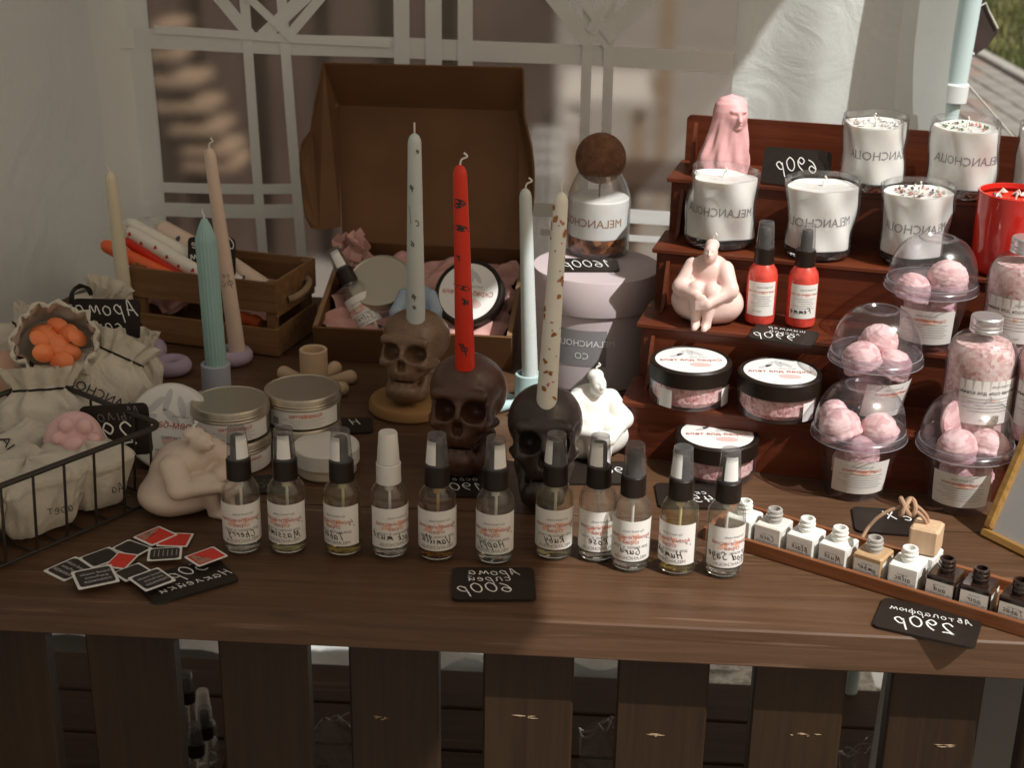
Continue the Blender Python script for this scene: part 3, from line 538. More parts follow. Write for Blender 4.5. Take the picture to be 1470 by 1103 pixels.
c = at_y(1384,8,.99); o = MB().sheet(6, 10, lambda u, v: (c[0]-.010+u*.012*(1-v*.5)+.002*math.sin(v*20), .985+.002*math.sin(v*9+u*4), c[2]+.05-v*.075), 'rust cloth').build('rust_ribbon'); tag(o, 'rust red ribbon end hanging between tent wall and pole', 'ribbon')
sk = MB().sheet(80, 16, lambda u, v: (-1.2+1.62*u, 1.16+.5*v+.015*math.sin(u*60), .012+.022*(1+math.sin(u*70+3*math.sin(v*7)))*(.4+v)+.015*math.sin(v*14+u*9)), 'canvas skirt').build('fabric_skirt'); tag(sk, 'white crumpled fabric edge on the ground behind the counter shelf', 'fabric')
sg = MB().box((.235,1.10,0), (.56,1.75,.03), 'granite', .003).build('granite_slab'); tag(sg, 'speckled granite slab on the ground behind the counter', 'slab')

# ---- counter
ct = thing('market_counter', 'dark stained wooden market counter with slatted front', 'counter', (0,0,0))
for k in range(5):
    y0 = [0,.196,.352,.508,.664][k]; y1 = [.1957,.3517,.5077,.6637,.82][k]
    MB().box((-1.0,y0,.765), (1.05,y1,T), 'counter wood', .0016 if k == 0 else 0).build('tabletop_plank', ct)
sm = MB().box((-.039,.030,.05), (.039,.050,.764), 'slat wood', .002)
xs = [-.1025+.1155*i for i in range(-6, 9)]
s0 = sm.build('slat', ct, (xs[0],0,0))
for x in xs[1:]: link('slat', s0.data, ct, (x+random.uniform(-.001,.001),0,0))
for x in (-.35,-.1025,.0130,.1285,.244,.3595):     # splintered dents across the slats
    m = MB(); rr = random.Random(int(x*1e4)); w = rr.uniform(.004,.028); m_off = rr.uniform(-.012,.012); z = .684+rr.uniform(-.014,.008)
    for q in range(7):
        x0 = x+m_off-w+rr.uniform(0,w*1.4); zz = z+(rr.random()-.5)*.0035; L_ = rr.uniform(.002,.012); m.add([(x0,.0297,zz),(x0+L_*.4,.0290,zz-.0003),(x0+L_,.0297,zz+rr.uniform(-.0006,.0006)),(x0+L_*.6,.0297,zz+rr.uniform(.0001,.0004)),(x0+L_*.2,.0296,zz+.0002)], [(0,1,2,3,4)], 'splinter wood', False)
    if x > -.2: m.build('splinter', ct)['kind'] = 'stuff'
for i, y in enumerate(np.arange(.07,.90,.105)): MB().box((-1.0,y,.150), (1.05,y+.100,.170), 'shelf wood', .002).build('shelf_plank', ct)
for x in (-.98,.98):
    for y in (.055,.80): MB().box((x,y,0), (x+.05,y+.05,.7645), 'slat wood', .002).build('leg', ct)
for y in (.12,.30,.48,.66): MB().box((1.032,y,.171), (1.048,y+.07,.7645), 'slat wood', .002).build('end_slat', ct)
for z in (.735,.12): MB().box((-1.0,.051,z), (1.03,.068,z+.028), 'slat wood', .001).build('rail', ct)
# ================================================================== GOODS ON THE COUNTER
def card(name, label, X0, X1, w, h, words, tilt=0.0, th=.0022, r=.006):
    """chalkboard price card: X0 centre of its lower edge, X1 direction of its width, tilt 0 = lying flat, 90 = standing"""
    X = Vector(X1).normalized(); t = math.radians(tilt); up_ = Vector((-X.y, X.x, 0))*math.cos(t)+Vector((0,0,1))*math.sin(t)
    o = thing(name, label, 'price card'); o.matrix_world = frame(Vector(X0)+up_*h/2, X, up_)
    MB().prism(rrect(w, h, r), -th, 0, 'chalkboard').build('board', o)
    I = Ink(lambda u, v: (-u, v, .0005))
    for wd in words: I.hand(*wd[:5], **(wd[5] if len(wd) > 5 else {}))
    I.build(o); return o
def wick(parent, p, L=.013, r=.0011, lean=(.002,.0), m='wick'):
    a = Vector(p); MB().tube(spline([a+Vector((0,0,-.002)), a+Vector((lean[0]*.4,lean[1],L*.45)), a+Vector((lean[0]*1.8,lean[1],L*.7)), a+Vector((lean[0],lean[1],L))], 4), r, m, 6).build('wick', parent)

# ---- spray bottles (54 mm body height); one of each kind, then copies of its parts
def bottle_parts(root, liq='clear liquid', capm='smoky cap', collar='black plastic', sticker=None, label=True, lines=None, note='Massimo', rot=0.0, tint=None, liqtop=.0665, R=.0168, solid=None):
    if solid:
        MB().lathe([(0,.0006),(.013,.0006),(.0162,.0035),(R,.008),(R,.056),(.0155,.0630),(.0115,.0690),(.0100,.0715),(0,.0715)], solid, 40).build('bottle_body', root)
    else:
        MB().lathe([(0,.0),(.0135,.0),(.0160,.0022),(R,.007),(R,.0555),(.0160,.0615),(.0122,.0680),(.0100,.0705),(.0098,.0720)], 'bottle glass', 44, cap1=False).build('bottle_body', root)
        MB().lathe([(0,.0034),(.0110,.0022),(.0145,.0036),(R-.0015,.0078),(R-.0015,.0549),(.0145,.0606),(.0109,.0664),(0,.0664)] if liqtop > .06 else
                   [(0,.0034),(.0110,.0022),(.0145,.0036),(R-.0015,.0078),(R-.0015,liqtop),(0,liqtop)], liq, 40).build('liquid', root)
        MB().lathe([(0,.0012),(.0120,.0010),(.0150,.0030),(R-.0022,.0080),(R-.0024,.0112),(0,.0098)], 'glass foot', 36).build('thick_base', root)
        MB().tube([(0,.0005,.010),(.001,0,.073)], .0013, 'dip tube', 8).lathe([(.0036,0),(.0036,.011)], 'dip tube', 14, (0,0,.0625)).build('dip_tube', root)
    MB().lathe([(.0104,.0700),(.0111,.0705),(.0109,.0880),(.0100,.0888),(0,.0888)], collar, 36).build('collar', root)
    sp = 'grey sprayer' if collar == 'black plastic' else 'white plastic'
    MB().lathe([(.0066,.0889),(.0064,.1040),(.0058,.1100),(.0052,.1108),(0,.1100)], sp, 24).box((-.0016,-.0074,.1010),(.0016,-.0055,.1035), sp).build('spray_head', root)
    c = MB().lathe([(.0100,.0892),(.0096,.0960),(.0082,.1160),(.0076,.1172),(0,.1172)], capm, 36, cap1=False).build('overcap', root)
    if capm != 'white plastic': MB().tube([(.0079*math.cos(a), .0079*math.sin(a), .1170) for a in np.linspace(0, 2*math.pi, 28)[:-1]], .00042, 'plastic rim', 6, True).build('cap_rim', root)
    if sticker is not None:
        f = lambda u, v: (lambda a, r: (r*math.cos(a), r*math.sin(a), .0915+v))(-math.pi/2+sticker-u/.0098, .01012-(.0020)*v/.0245)
        MB().sheet(8, 3, lambda a, b: f(-.0062+.0124*a, .0215*b), 'paper white').build('sticker', root)
    if label:
        f = on_cyl(R+.00018, .0125, -math.pi/2+rot); lw, lh = .050, .0385
        MB().sheet(24, 2, lambda a, b: f(-lw/2+lw*a, lh*b), 'paper label').build('paper_label', root)
        I = Ink(on_cyl(R+.00042, .0125, -math.pi/2+rot)); I2 = Ink(on_cyl(R+.00030, .0125, -math.pi/2+rot))
        I2.blob(-.0035, .0232, .0110, .0030, 'peach wash', .1, 18, .25).blob(.009, .0205, .0045, .0022, 'peach wash', -.3, 12, .2)
        I2.build(root, 'print')
        I.text('Go hand made', -.002, .0285, .0033, 'grey ink').text('Ароматический', 0, .0222, .0050, 'red ink').text('спрей', 0, .0172, .0050, 'red ink').text('для волос и тела', 0, .0128, .0042, 'grey ink')
        I.text('MELANCHOLIA', 0, .0020, .0046, 'grey ink'); I.hand(note, .001, .0075, .0038, 'black ink', w=.19, slant=.35, ang=.12)
        for u, v in ((-.016,.021), (-.0195,.0195)): I.blob(u, v, .0006, .0009, 'grey ink')
        I.build(root)
spec = [ # px, py, liquid, sticker angle, label turn, handwriting, label
 (350,800,'clear liquid',.75,.25,'Cherry','spray bottle of clear water, leftmost of the front row beside the red stickers'),
 (415,800,'pale liquid',.15,-.05,'Massimo','spray bottle of pale liquid, second from the left with a wide white cap sticker'),
 (494,803,'yellow liquid',-.65,-.45,'Tabac','spray bottle of straw yellow liquid in front of the white lidded tub'),
 (560,806,'clear liquid',None,.45,'Black musk','all white capped spray bottle of clear liquid in the front row'),
 (628,810,'amber liquid',-.70,.05,'Vanilla','spray bottle with brownish amber liquid and black collar'),
 (710,815,'clear liquid',.62,-.05,'Happy','clear spray bottle right behind the handwritten 600 price card'),
 (794,808,'pale liquid',-.95,.10,'Ruby','pale spray bottle straight in front of the black skull'),
 (855,811,'clear liquid',-.30,.20,'Rose','clear spray bottle half shaded by its neighbour, touching it on its right'),
 (903,825,'clear liquid',None,.0,'Guru','clear spray bottle with no sticker on its grey cap, handwriting low on the label'),
 (970,830,'yellow liquid',-.75,-.55,'Human','bright yellow sunlit spray bottle in the right half of the row'),
 (1036,834,'clear liquid',.05,.30,'Wood Sage','clear spray bottle at the right end of the row beside the wooden tray')]
for (px_, py_, lq, stk, rot, note, lab) in spec:
    p = base(px_, py_, .0168)
    r = thing('spray_bottle', lab, 'spray bottle', V(p), (0,0,random.uniform(-.1,.1)), 'spray bottles in the front row')
    if note == 'Black musk': bottle_parts(r, lq, 'white plastic', 'white plastic', None, True, None, note, rot)
    else: bottle_parts(r, lq, 'smoky cap', 'black plastic', stk, True, None, note, rot)

# ---- stepped display stand
SX, SY, SA = .092, .339, -.2106
SH, SD = .061, .071
ex = Vector((math.cos(SA), math.sin(SA), 0)); ey = Vector((-math.sin(SA), math.cos(SA), 0))
stand = thing('stepped_stand', 'reddish brown stepped display stand carrying jars, candles and cups', 'display stand', (SX, SY, T), (0,0,SA))
SL = .66
for k in range(1, 5):
    z = k*SH; y = (k-1)*SD
    MB().box((-.004, y-.004, z-.005), (SL, y+SD+.0035 if k < 4 else y+SD+.02, z), 'mahogany ply', .0008).build('step', stand)
    MB().box((.004, y, z-SH+.0005), (SL-.005, y+.004, z-.0052), 'mahogany ply').build('riser', stand)
    MB().box((0, y+.0045, .0005), (.0038, y+SD-.0005, z-.0055), 'mahogany ply').build('side_board', stand)
    poly = spline([(y+.030, z+.0005, 0), (y+.048, z+.006, 0), (y+.0600, z+.034, 0), (y+SD-.003, z+.048, 0)], 5)
    pl = [(a, b) for a, b, _ in poly]+[(y+SD-.001, z+.048), (y+SD-.001, z+.0005)]
    MB().prism(pl, .012, .0158, 'mahogany ply', lambda a, b, c: (c, a, b)).build('side_fin', stand)
bp = rrect(SL, .2977-3*SH-.002, .006); zc = 3*SH+(.2977-3*SH)/2
MB().prism(bp, 4*SD+.017, 4*SD+.0208, 'mahogany ply', lambda a, b, c: (a+SL/2, c, b+zc)).build('back_board', stand)
def on_step(px, py, k, r): return base(px, py, r, T+k*SH+.0003)

# ---- scrub jars
def scrub_jar(label, loc, rot=(0,0,0), turn=0.0, group=None, filling='pink salt', stick=(-.75, .8), R=.0412):
    j = thing('scrub_jar', label, 'jar', loc, rot, group)
    MB().lathe([(0,0),(R-.006,0),(R-.0018,.0025),(R-.0008,.008),(R-.0008,.026)], 'clear plastic', 56, cap1=False).build('jar_wall', j)
    MB().lathe([(0,.0032),(R-.0078,.0034),(R-.0036,.0085),(R-.0036,.0262),(0,.0262)], filling, 56, fn=lambda r, z, a: r*(1+.0)-.0008*abs(math.sin(a*19+z*900)) if r > .02 else r).build('scrub', j)
    MB().lathe([(R-.0006,.0255),(R+.0004,.0262),(R+.0005,.0415),(R-.0012,.0432),(R-.0025,.0432),(R-.0030,.0424),(0,.0424)], 'black plastic', 64).build('lid', j)
    MB().lathe([(0,.0425),(R-.0052,.0425),(R-.0052,.0428),(0,.0428)], 'paper white', 64).build('lid_label', j)
    c, s = math.cos(turn), math.sin(turn)
    I = Ink(lambda u, v: (-u*c-v*s, -u*s+v*c, .04325)); I2 = Ink(lambda u, v: (-u*c-v*s, -u*s+v*c, .04305))
    for a, (x, y) in ((.9,(-.008,.019)), (1.35,(-.001,.021)), (2.1,(.008,.019)), (2.6,(.013,.012))): I2.blob(x, y, .009, .0028, 'leaf print', a, 16)
    I2.blob(-.008, -.014, .011, .0055, 'pink print', .1, 18); I2.build(j, 'print')
    I.text('Скраб для тела', 0, -.004, .0085, 'red ink').text('hand made', -.008, .006, .0040, 'grey ink'); I.build(j)
    for a in stick:
        f = on_cyl(R-.0003, .0035, -math.pi/2+a); MB().sheet(8, 2, lambda u, v: f(-.0075+.015*u, .0195*v), 'paper white').build('side_sticker', j)
    return j
scrub_jar('scrub jar with black lid on the lowest step, at its left end', V(on_step(987,595,1,.0412)), (0,0,.05), .02, 'scrub jars on the stand', stick=(-.72,.98))
scrub_jar('scrub jar on the lowest step, its lid crossed by curved shadows', V(on_step(1113,613,1,.0412)), (0,0,.1), -.08, 'scrub jars on the stand', stick=(.62,))
scrub_jar('scrub jar on the counter itself, in front of the stand', V(base(1024,704,.0412)), (0,0,0), .06, 'scrub jars on the stand', stick=(-1.2,))

# ---- candles in rippled glasses
def glass_candle(label, loc, rot=0, seed=0, top=None, text='grey ink', red=False, amp=.125, h=.082, R=.0365, letter='MELANCHOLIA', lt=0.0):
    t = thing('candle_glass', label, 'candle', loc, (0,0,rot), 'glass candles on the stand'); rs_ = random.Random(seed); ph = [rs_.uniform(0, 6.28) for _ in range(6)]
    if red: amp = .004
    def rip(k=1.0):
        def f(r, z, a):
            e = min(1, max(0, z/.012))
            return r*(1+amp*e*k*(.55*math.sin(2*a+ph[0]+z*30)+.5*math.sin(3*a+ph[1]-z*55)*math.sin(z*38+ph[2])+.35*math.sin(5*a+ph[3]+z*70)))
        return f
    zs = list(np.linspace(.012, h, 16)); g_ = 'red glass' if red else 'candle glass'
    outer = [(0,0),(R-.007,0),(R-.003,.003),(R-.0012,.008)]+[(R-.0012+.0012*(z/h), z) for z in zs]+[(R-.0010,h+.0010)]
    inner = [(R-.0024,h+.0008),(R-.0030,h-.004)]
    MB().lathe(outer+inner, g_, 72, fn=rip(), cap1=False).build('glass', t)
    MB().lathe([(0,.0004),(R-.0072,.0004),(R-.0036,.003),(R-.0024,.0075),(R-.0050,.0090),(0,.0088)], 'glass foot' if not red else 'red glass', 48, fn=rip()).build('glass_foot', t)
    zt = h-.0075; wz = [z for z in zs if z < zt]
    wm_ = 'red wax' if red else 'milk wax'
    MB().lathe([(0,.0093),(R-.0082,.0098),(R-.0040,.0125)]+[(R-.0030, z) for z in wz]+[(R-.0030,zt),(R-.0050,zt-.0010),(0,zt-.0008)], wm_, 64, fn=rip()).build('wax', t)
    wick(t, (0,0,zt-.001), .011, .0010)
    if top:
        rr = random.Random(seed+5); lists = {'white': ('quartz','paper white','milk wax'), 'green': ('herb green','herb green','petal','milk wax'), 'dark': ('amethyst','quartz','quartz','petal'), 'gems': ('amethyst','amethyst','quartz')}[top]
        for m in set(lists):
            b = MB()
            for q in range({'green': 46, 'gems': 24}.get(top, 46)):
                if rr.choice(lists) != m: continue
                a = rr.uniform(0, 6.28); d = rr.uniform(.25, 1)**.6*(R-.011); s_ = rr.uniform(.0015,.0035)
                s_ *= {'green': .8, 'gems': 1.7}.get(top, 1)
                x, y, z = d*math.cos(a), d*math.sin(a), zt+s_*.3
                vs = [(x+s_*rr.uniform(.5,1.3)*math.cos(k*1.57+a), y+s_*rr.uniform(.5,1.3)*math.sin(k*1.57+a), z+rr.uniform(-.0004,.0004)) for k in range(4)]+[(x,y,z+s_*.8),(x,y,z-s_*.6)]
                b.add(vs, [(0,1,4),(1,2,4),(2,3,4),(3,0,4),(1,0,5),(2,1,5),(3,2,5),(0,3,5)], m, False)
            if b.v: o = b.build('topping', t); o['kind'] = 'stuff'
    fr = rip()
    def f(u, v):
        a = -math.pi/2+lt-u/R; z = .038+v; r = fr(R-.0030, z, a)+.0003; return (r*math.cos(a), r*math.sin(a), z)
    Ink(f).text(letter, 0, 0, .0132, text, 'c').build(t)
    return t
glass_candle('rippled glass candle below the veiled bust, half in sun', V(on_step(1031,363,3,.035)), -.3, 1, None, lt=.05)
glass_candle('rippled glass candle behind the two red spray bottles', V(on_step(1171,378,3,.035)), .5, 2, None, lt=-.62, R=.0372)
glass_candle('rippled glass candle topped with pale crystals and dark specks', V(on_step(1307,388,3,.035)), 1.2, 3, 'dark', lt=-1.30, R=.036)
glass_candle('rippled glass candle with white petals on the top step', V(on_step(1247,281,4,.035)), 2.2, 4, 'white', lt=-1.95, R=.036, h=.078)
glass_candle('rippled glass candle with green herbs on the top step', V(on_step(1374,290,4,.035)), .9, 5, 'green', lt=-.95, R=.036, h=.080)
glass_candle('rippled glass candle cut off by the right edge, top step', V(on_step(1500,300,4,.035)), 1.7, 6, 'white', lt=-1.5, R=.036)
glass_candle('smooth red glass candle with dark stones on the third step', V(on_step(1441,403,3,.036)), .2, 7, 'gems', 'leaf print', True, lt=-.50, R=.0375, h=.083)

# ---- red spray bottles on the second step
for (x, y, lab, nt, rt) in ((1089,470,'small red spray bottle with plain label, nearest the pink figure','Rose',-.1), (1147,474,'small red spray bottle with handwriting on its label','Femme',.05)):
    r = thing('red_spray_bottle', lab, 'spray bottle', V(on_step(x, y, 2, .0150)), (0,0,0), 'red spray bottles on the stand')
    bottle_parts(r, capm='smoky cap', solid='red liquid', label=False); r.scale = (.93,.93,.93)
    f = on_cyl(.0168+.0003, .0135, -math.pi/2+rt); MB().sheet(24, 2, lambda a, b: f(-.017+.034*a, .039*b), 'paper label').build('paper_label', r)
    I = Ink(on_cyl(.0168+.0006, .0135, -math.pi/2+rt)); I2 = Ink(on_cyl(.0168+.00045, .0135, -math.pi/2+rt)); I2.blob(-.002,.0270,.012,.0018,'peach wash',0,16,.2); I2.build(r, 'print')
    I.text('Go hand made', -.004, .0325, .0032, 'grey ink').text('Спрей шиммер для тела', 0, .0272, .0028, 'red ink')
    for q in range(5): I.rect(-.012+.002*(q % 2), .0225-q*.0027, .012-.004*(q % 3), .0229-q*.0027, 'grey ink')
    if nt == 'Femme': I.hand(nt, .004, .0060, .0035, 'black ink', w=.2)
    else: I.text('hand made', .004, .005, .0025, 'grey ink')
    I.build(r)

# ---- bath bomb cups with domed lids
def scoop_mesh(seed):
    def f(P):
        d = np.linalg.norm(P/np.array((1,1,.93)), axis=1)-1
        a = np.arctan2(P[:,1], P[:,0]); d = d+.028*wob(P, 6, seed)+.022*wob(P, 30, seed+1)+.012*np.sin(P[:,2]*30+3*wob(P, 5, seed+2))
        rim = np.sqrt((np.hypot(P[:,0], P[:,1])-.93)**2+(P[:,2]+.38)**2)-.12*(1+.5*wob(P, 11, seed+3)); return smax(smin(d, rim, .12), -P[:,2]-.62, .05)
    return nets(f, (-1.35,)*3, (1.35,)*3, 40, 'bath bomb', 'scoop', .0190)
SC = [scoop_mesh(s) for s in (1, 5, 9)]
def cup(label, loc, rot, spots, seed=0, lrot=0.0):
    t = thing('bath_bomb_cup', label, 'cup', loc, (0,0,rot), 'cups of bath bombs')
    MB().lathe([(0,.0015),(.0240,.0008),(.0262,.0),(.0285,.004),(.0290,.0095),(.0392,.0600),(.0400,.0625)], 'clear plastic', 56).build('cup_wall', t)
    MB().lathe([(.0396,.0600),(.0446,.0602),(.0454,.0612),(.0458,.0655),(.0446,.0672),(.0430,.0680)], 'plastic rim', 64, fn=lambda r, z, a: r+(.0003*math.sin(a*60) if r > .044 else 0)).build('lid_rim', t)
    dome = [(.0434*math.cos(q)**.62, .0680+.0455*math.sin(q)) for q in np.linspace(0, 1.22, 12)]+[(.0175,.1118),(.0158,.1096),(0,.1096)]
    MB().lathe(dome, 'clear plastic', 60).build('dome_lid', t)
    for rr_, zz_ in ((.0461,.0606),(.0440,.0684)): MB().tube([(rr_*math.cos(a), rr_*math.sin(a), zz_) for a in np.linspace(0, 6.2832, 49)[:-1]], .00045, 'rim edge', 6, True).build('rim_edge', t)
    MB().tube([(.0172*math.cos(a), .0172*math.sin(a), .1122) for a in np.linspace(0, 6.2832, 33)[:-1]], .0008, 'plastic rim', 6, True).build('lid_ring', t)
    rr = random.Random(seed)
    for (x, y, z, s) in spots: 
        o = link('bath_bomb', SC[rr.randrange(3)], t, (x, y, z), (rr.uniform(-.5,.5), rr.uniform(-.5,.5), rr.uniform(0,6))); o.scale = (s, s, s)
    # paper label wrapped on the front
    hgt = .0475; f = on_cyl(.0298+.0003, .0105, -math.pi/2+lrot, .0389+.0003, hgt); MB().sheet(24, 3, lambda a, b: f(-.029+.058*a, .0365*b), 'paper label').build('paper_label', t)
    I = Ink(on_cyl(.0303+.0003, .0105, -math.pi/2+lrot, .0394+.0003, hgt)); I2 = Ink(on_cyl(.0301+.0003, .0105, -math.pi/2+lrot, .0392+.0003, hgt)); I2.blob(-.002,.025,.012,.0025,'peach wash',0,16,.2); I2.build(t, 'print')
    I.text('Go hand made', 0, .0300, .0036, 'grey ink').text('Скраб мороженое', 0, .0250, .0044, 'red ink')
    for q in range(6): I.rect(-.022+.003*(q % 2), .0212-q*.0027, .023-.005*(q % 3), .0216-q*.0027, 'grey ink')
    I.build(t); return t
A3 = [(-.019,-.010,.066,.92),(.018,-.012,.063,.88),(.002,.016,.070,.95),(-.004,-.012,.036,.85),(.004,.004,.018,.72)]
cup('bath bomb cup highest on the stand, below the candle with crystals', V(on_step(1325,508,2,.028)), .1, [(-.020,-.006,.060,.95),(.014,-.004,.071,1.05),(.012,.004,.040,.9),(.004,-.006,.018,.74),(-.006,.012,.040,.8)], 1, -.35)
cup('bath bomb cup on the lowest step beside the striped lid', V(on_step(1246,612,1,.028)), .0, [(-.016,-.012,.064,1.0),(.004,.010,.075,.98),(.016,-.012,.058,.92),(0,0,.035,.9),(.002,0,.018,.7)], 2, .45)
cup('bath bomb cup on the counter with two balls high under the dome', V(base(1222,722,.028)), .0, [(-.020,-.006,.070,1.05),(.017,-.006,.068,.95),(-.024,.012,.078,.7),(.001,-.016,.050,.9),(-.005,.004,.030,.9),(0,0,.017,.7)], 3, .02)
cup('bath bomb cup at the right on the counter, with a pink disc inside', V(base(1372,742,.028)), .2, [(-.014,-.012,.066,1.0),(.016,-.014,.066,1.0),(.026,.004,.062,.75),(.014,-.004,.034,.75),(-.008,-.006,.038,.9),(.014,.002,.020,.6)], 4, -.42)
c4 = [o for o in COL.objects if o.get('label', '').startswith('bath bomb cup at the right')][0]
MB().lathe([(0,-.003),(.021,-.003),(.0225,-.001),(.0225,.001),(.021,.003),(0,.003)], 'bath bomb', 32).build('pink_disc', c4, (-.002,.012,.082), (1.35,0,.2))

# ---- salt bottles
def salt_bottle(label, loc, rot=0, lr=0.0):
    t = thing('salt_bottle', label, 'bottle', loc, (0,0,rot), 'ribbed salt bottles'); R = .0325
    prof = [(0,0),(R-.006,0),(R-.001,.004),(R,.010),(R,.020),(R,.075)]+[(R*math.cos(q)**.75*.62+R*.38, .075+.028*math.sin(q)) for q in np.linspace(.15, 1.45, 9)]+[(.0135,.1045),(.0135,.1070)]
    rib = lambda r, z, a: r*(1+(.014*abs(math.sin(a*13)) if (z > .070 and r > .016) or z < .020 else 0))
    MB().lathe(prof, 'ribbed plastic', 104, fn=rib).build('bottle_wall', t)
    MB().lathe([(0,.002),(R-.007,.002),(R-.0022,.006),(R-.0016,.011),(R-.0016,.074)]+[((R-.0016)*math.cos(q)**.75*.62+R*.38-.0006, .074+.027*math.sin(q)) for q in np.linspace(.15, .85, 5)]+[(.012,.0965),(0,.0985)], 'pale salt', 52, fn=lambda r, z, a: r*(1+.025*math.sin(a*3+z*60)*(z > .08))).build('salt', t)
    MB().lathe([(.0140,.1050),(.0152,.1056),(.0152,.1085),(.0146,.1092),(.0150,.1100),(.0150,.1120),(.0146,.1128),(.0150,.1136),(.0150,.1190),(.0140,.1202),(0,.1202)], 'silver cap', 48).build('screw_cap', t)
    f = on_cyl(R+.0003, .022, -math.pi/2+lr); MB().sheet(30, 2, lambda a, b: f(-.034+.068*a, .044*b), 'paper label').build('paper_label', t)
    I = Ink(on_cyl(R+.0007, .022, -math.pi/2+lr)); I2 = Ink(on_cyl(R+.0005, .022, -math.pi/2+lr)); I2.blob(.002,.0235,.022,.0018,'peach wash',0,16,.2); I2.build(t, 'print')
    I.text('Go hand made', -.008, .0375, .0040, 'grey ink').text('Шипучая соль для ванны', .002, .0305, .0052, 'black ink')
    for q in range(5): I.rect(-.029+.004*(q % 2), .0258-q*.0032, .030-.006*(q % 3), .0263-q*.0032, 'grey ink')
    I.text('hand made', .004, .0040, .0036, 'grey ink'); I.build(t); return t
salt_bottle('ribbed pink salt bottle highest at the right edge, under the red candle', V(on_step(1449,524,2,.033)), 0, -.25)
salt_bottle('ribbed pink salt bottle between two domed cups on the lowest step', V(on_step(1392,640,1,.033)), .1, .15)
salt_bottle('ribbed pink salt bottle cut by the right edge behind the gold frame', V(on_step(1492,652,1,.033)), .3, -.6)

# ---- seated figures
def woman(P):
    x, y, z = P.T; Q = P
    d = ell(Q, (0,.05,.25), (.52,.40,.29))                          # hips
    d = smin(d, ell(Q, (0,.14,.52), (.31,.25,.30)), .12)             # back
    d = smin(d, ell(Q, (0,.03,.66), (.27,.20,.18)), .12)          # shoulders
    for s in (-1, 1):
        d = smin(d, cap(Q, (.27*s,.02,.22), (.11*s,-.30,.47), .20, .125), .06)   # thigh
        k = cap(Q, (.115*s,-.30,.46), (.075*s,-.36,.06), .115, .062); k = smin(k, cap(Q, (.075*s,-.35,.045), (.07*s,-.47,.03), .058, .045), .04)
        d = smin(d, k, .025)
    L = smin(cap(Q, (-.23,-.01,.68), (-.35,-.22,.47), .130, .108), cap(Q, (-.35,-.22,.47), (-.06,-.44,.43), .105, .062), .05); L = smin(L, ell(Q, (-.01,-.47,.42), (.09,.045,.06)), .03)
    R_ = smin(cap(Q, (.23,-.01,.68), (.36,-.20,.49), .130, .108), cap(Q, (.36,-.20,.49), (.10,-.47,.36), .100, .058), .05); R_ = smin(R_, ell(Q, (.05,-.48,.34), (.095,.045,.055)), .03)
    for i in range(4):
        R_ = smin(R_, cap(Q, (.02,-.50,.375-.025*i), (-.07,-.50,.37-.028*i), .017), .008)
    d = smin(d, smin(L, R_, .02), .022)
    d = smin(d, cap(Q, (0,-.04,.74), (.02,-.08,.86), .085, .075), .05)           # neck
    hd = ell(Q, (.03,-.12,.92), (.100,.12,.125)); hd = smin(hd, ell(Q, (.03,-.21,.885), (.045,.045,.06)), .04)
    hd = smin(hd, cap(Q, (.035,-.235,.955), (.035,-.262,.925), .016, .022), .02)
    for s in (-1, 1): hd = smax(hd, -ell(Q, (.033+.045*s,-.245,.955), (.028,.03,.016)), .02)
    hd = smin(hd, cap(Q, (.01,-.245,.875), (.06,-.245,.875), .010), .01); hd = smin(hd, ell(Q, (.03,-.02,1.0), (.10,.10,.075)), .03)
    d = smin(d, hd, .03); return smax(d, -z, .01)
WM = {}
def figure(label, loc, rz, h, m, group='seated figure candles', gap=0, sc=(.95,.95,1.08)):
    if m not in WM: WM[m] = nets(woman, (-.62,-.62,-.03), (.62,.55,1.13), 92, m, 'body', 1.0)
    t = thing('seated_figure', label, 'candle', loc, (0,0,rz), group); t.scale = (h*sc[0],h*sc[1],h*sc[2])
    link('body', WM[m], t)
    if not gap: wick(t, (.03,-.02,1.06), .09, .012, (.03,0))
    return t
figure('pale pink seated woman candle hugging her knees on the second step', V(on_step(1012,474,2,.030)), -.25, .077, 'pink soap')
figure('cream white seated woman candle in full sun right of the black skull', V(base(846,672,.033)), .35, .080, 'milk wax', sc=(1.04,1,1.1))
figure('beige seated woman candle in the shade beside the wire basket', V(base(281,750,.040)), 1.05, .086, 'beige soap', sc=(1.22,1.15,.84))

# ---- veiled bust
def bust(P):
    x, y, z = P.T; w = np.interp(z, [0,.12,.35,.6,.85,1.0,1.12,1.25,1.34,1.39,1.6], [.335,.345,.33,.285,.245,.225,.225,.205,.15,.03,-.3])
    a = np.arctan2(y, x); fold = .020*np.sin(8*a+z*3.5+1.6*np.sin(z*3))*np.clip((1.02-z)*2.5, 0, 1)*np.clip(z*5, 0, 1)+.007*np.sin(17*a-z*6)*np.clip((1.1-z)*2, 0, 1)
    sx = x+.10*np.clip(.75-z, 0, .6)-.03*np.clip(z-.9, 0, .4); d = (np.sqrt(sx**2+(y*1.18)**2)-w+fold)*.75; d = smax(d, -z, .012)
    d = smin(d, ell(P, (.055,-.10,1.03), (.145,.15,.21)), .05)
    d = smin(d, cap(P, (.065,-.245,1.10), (.070,-.285,.99), .018, .032), .03); d = smin(d, cap(P, (-.02,-.215,1.145), (.145,-.215,1.14), .022), .035)
    for q in (-1, 1): d = smax(d, -ell(P, (.062+.066*q,-.262,1.080), (.042,.045,.027)), .03)
    d = smin(d, cap(P, (.030,-.235,.925), (.100,-.235,.925), .015), .02); d = smin(d, ell(P, (.062,-.205,.86), (.05,.05,.045)), .04)
    return d
t = thing('veiled_bust', 'pink bust of a veiled woman on the top step', 'candle', V(on_step(1041,259,4,.026)), (0,0,.25)); t.scale = (.0860,.0720,.0640)
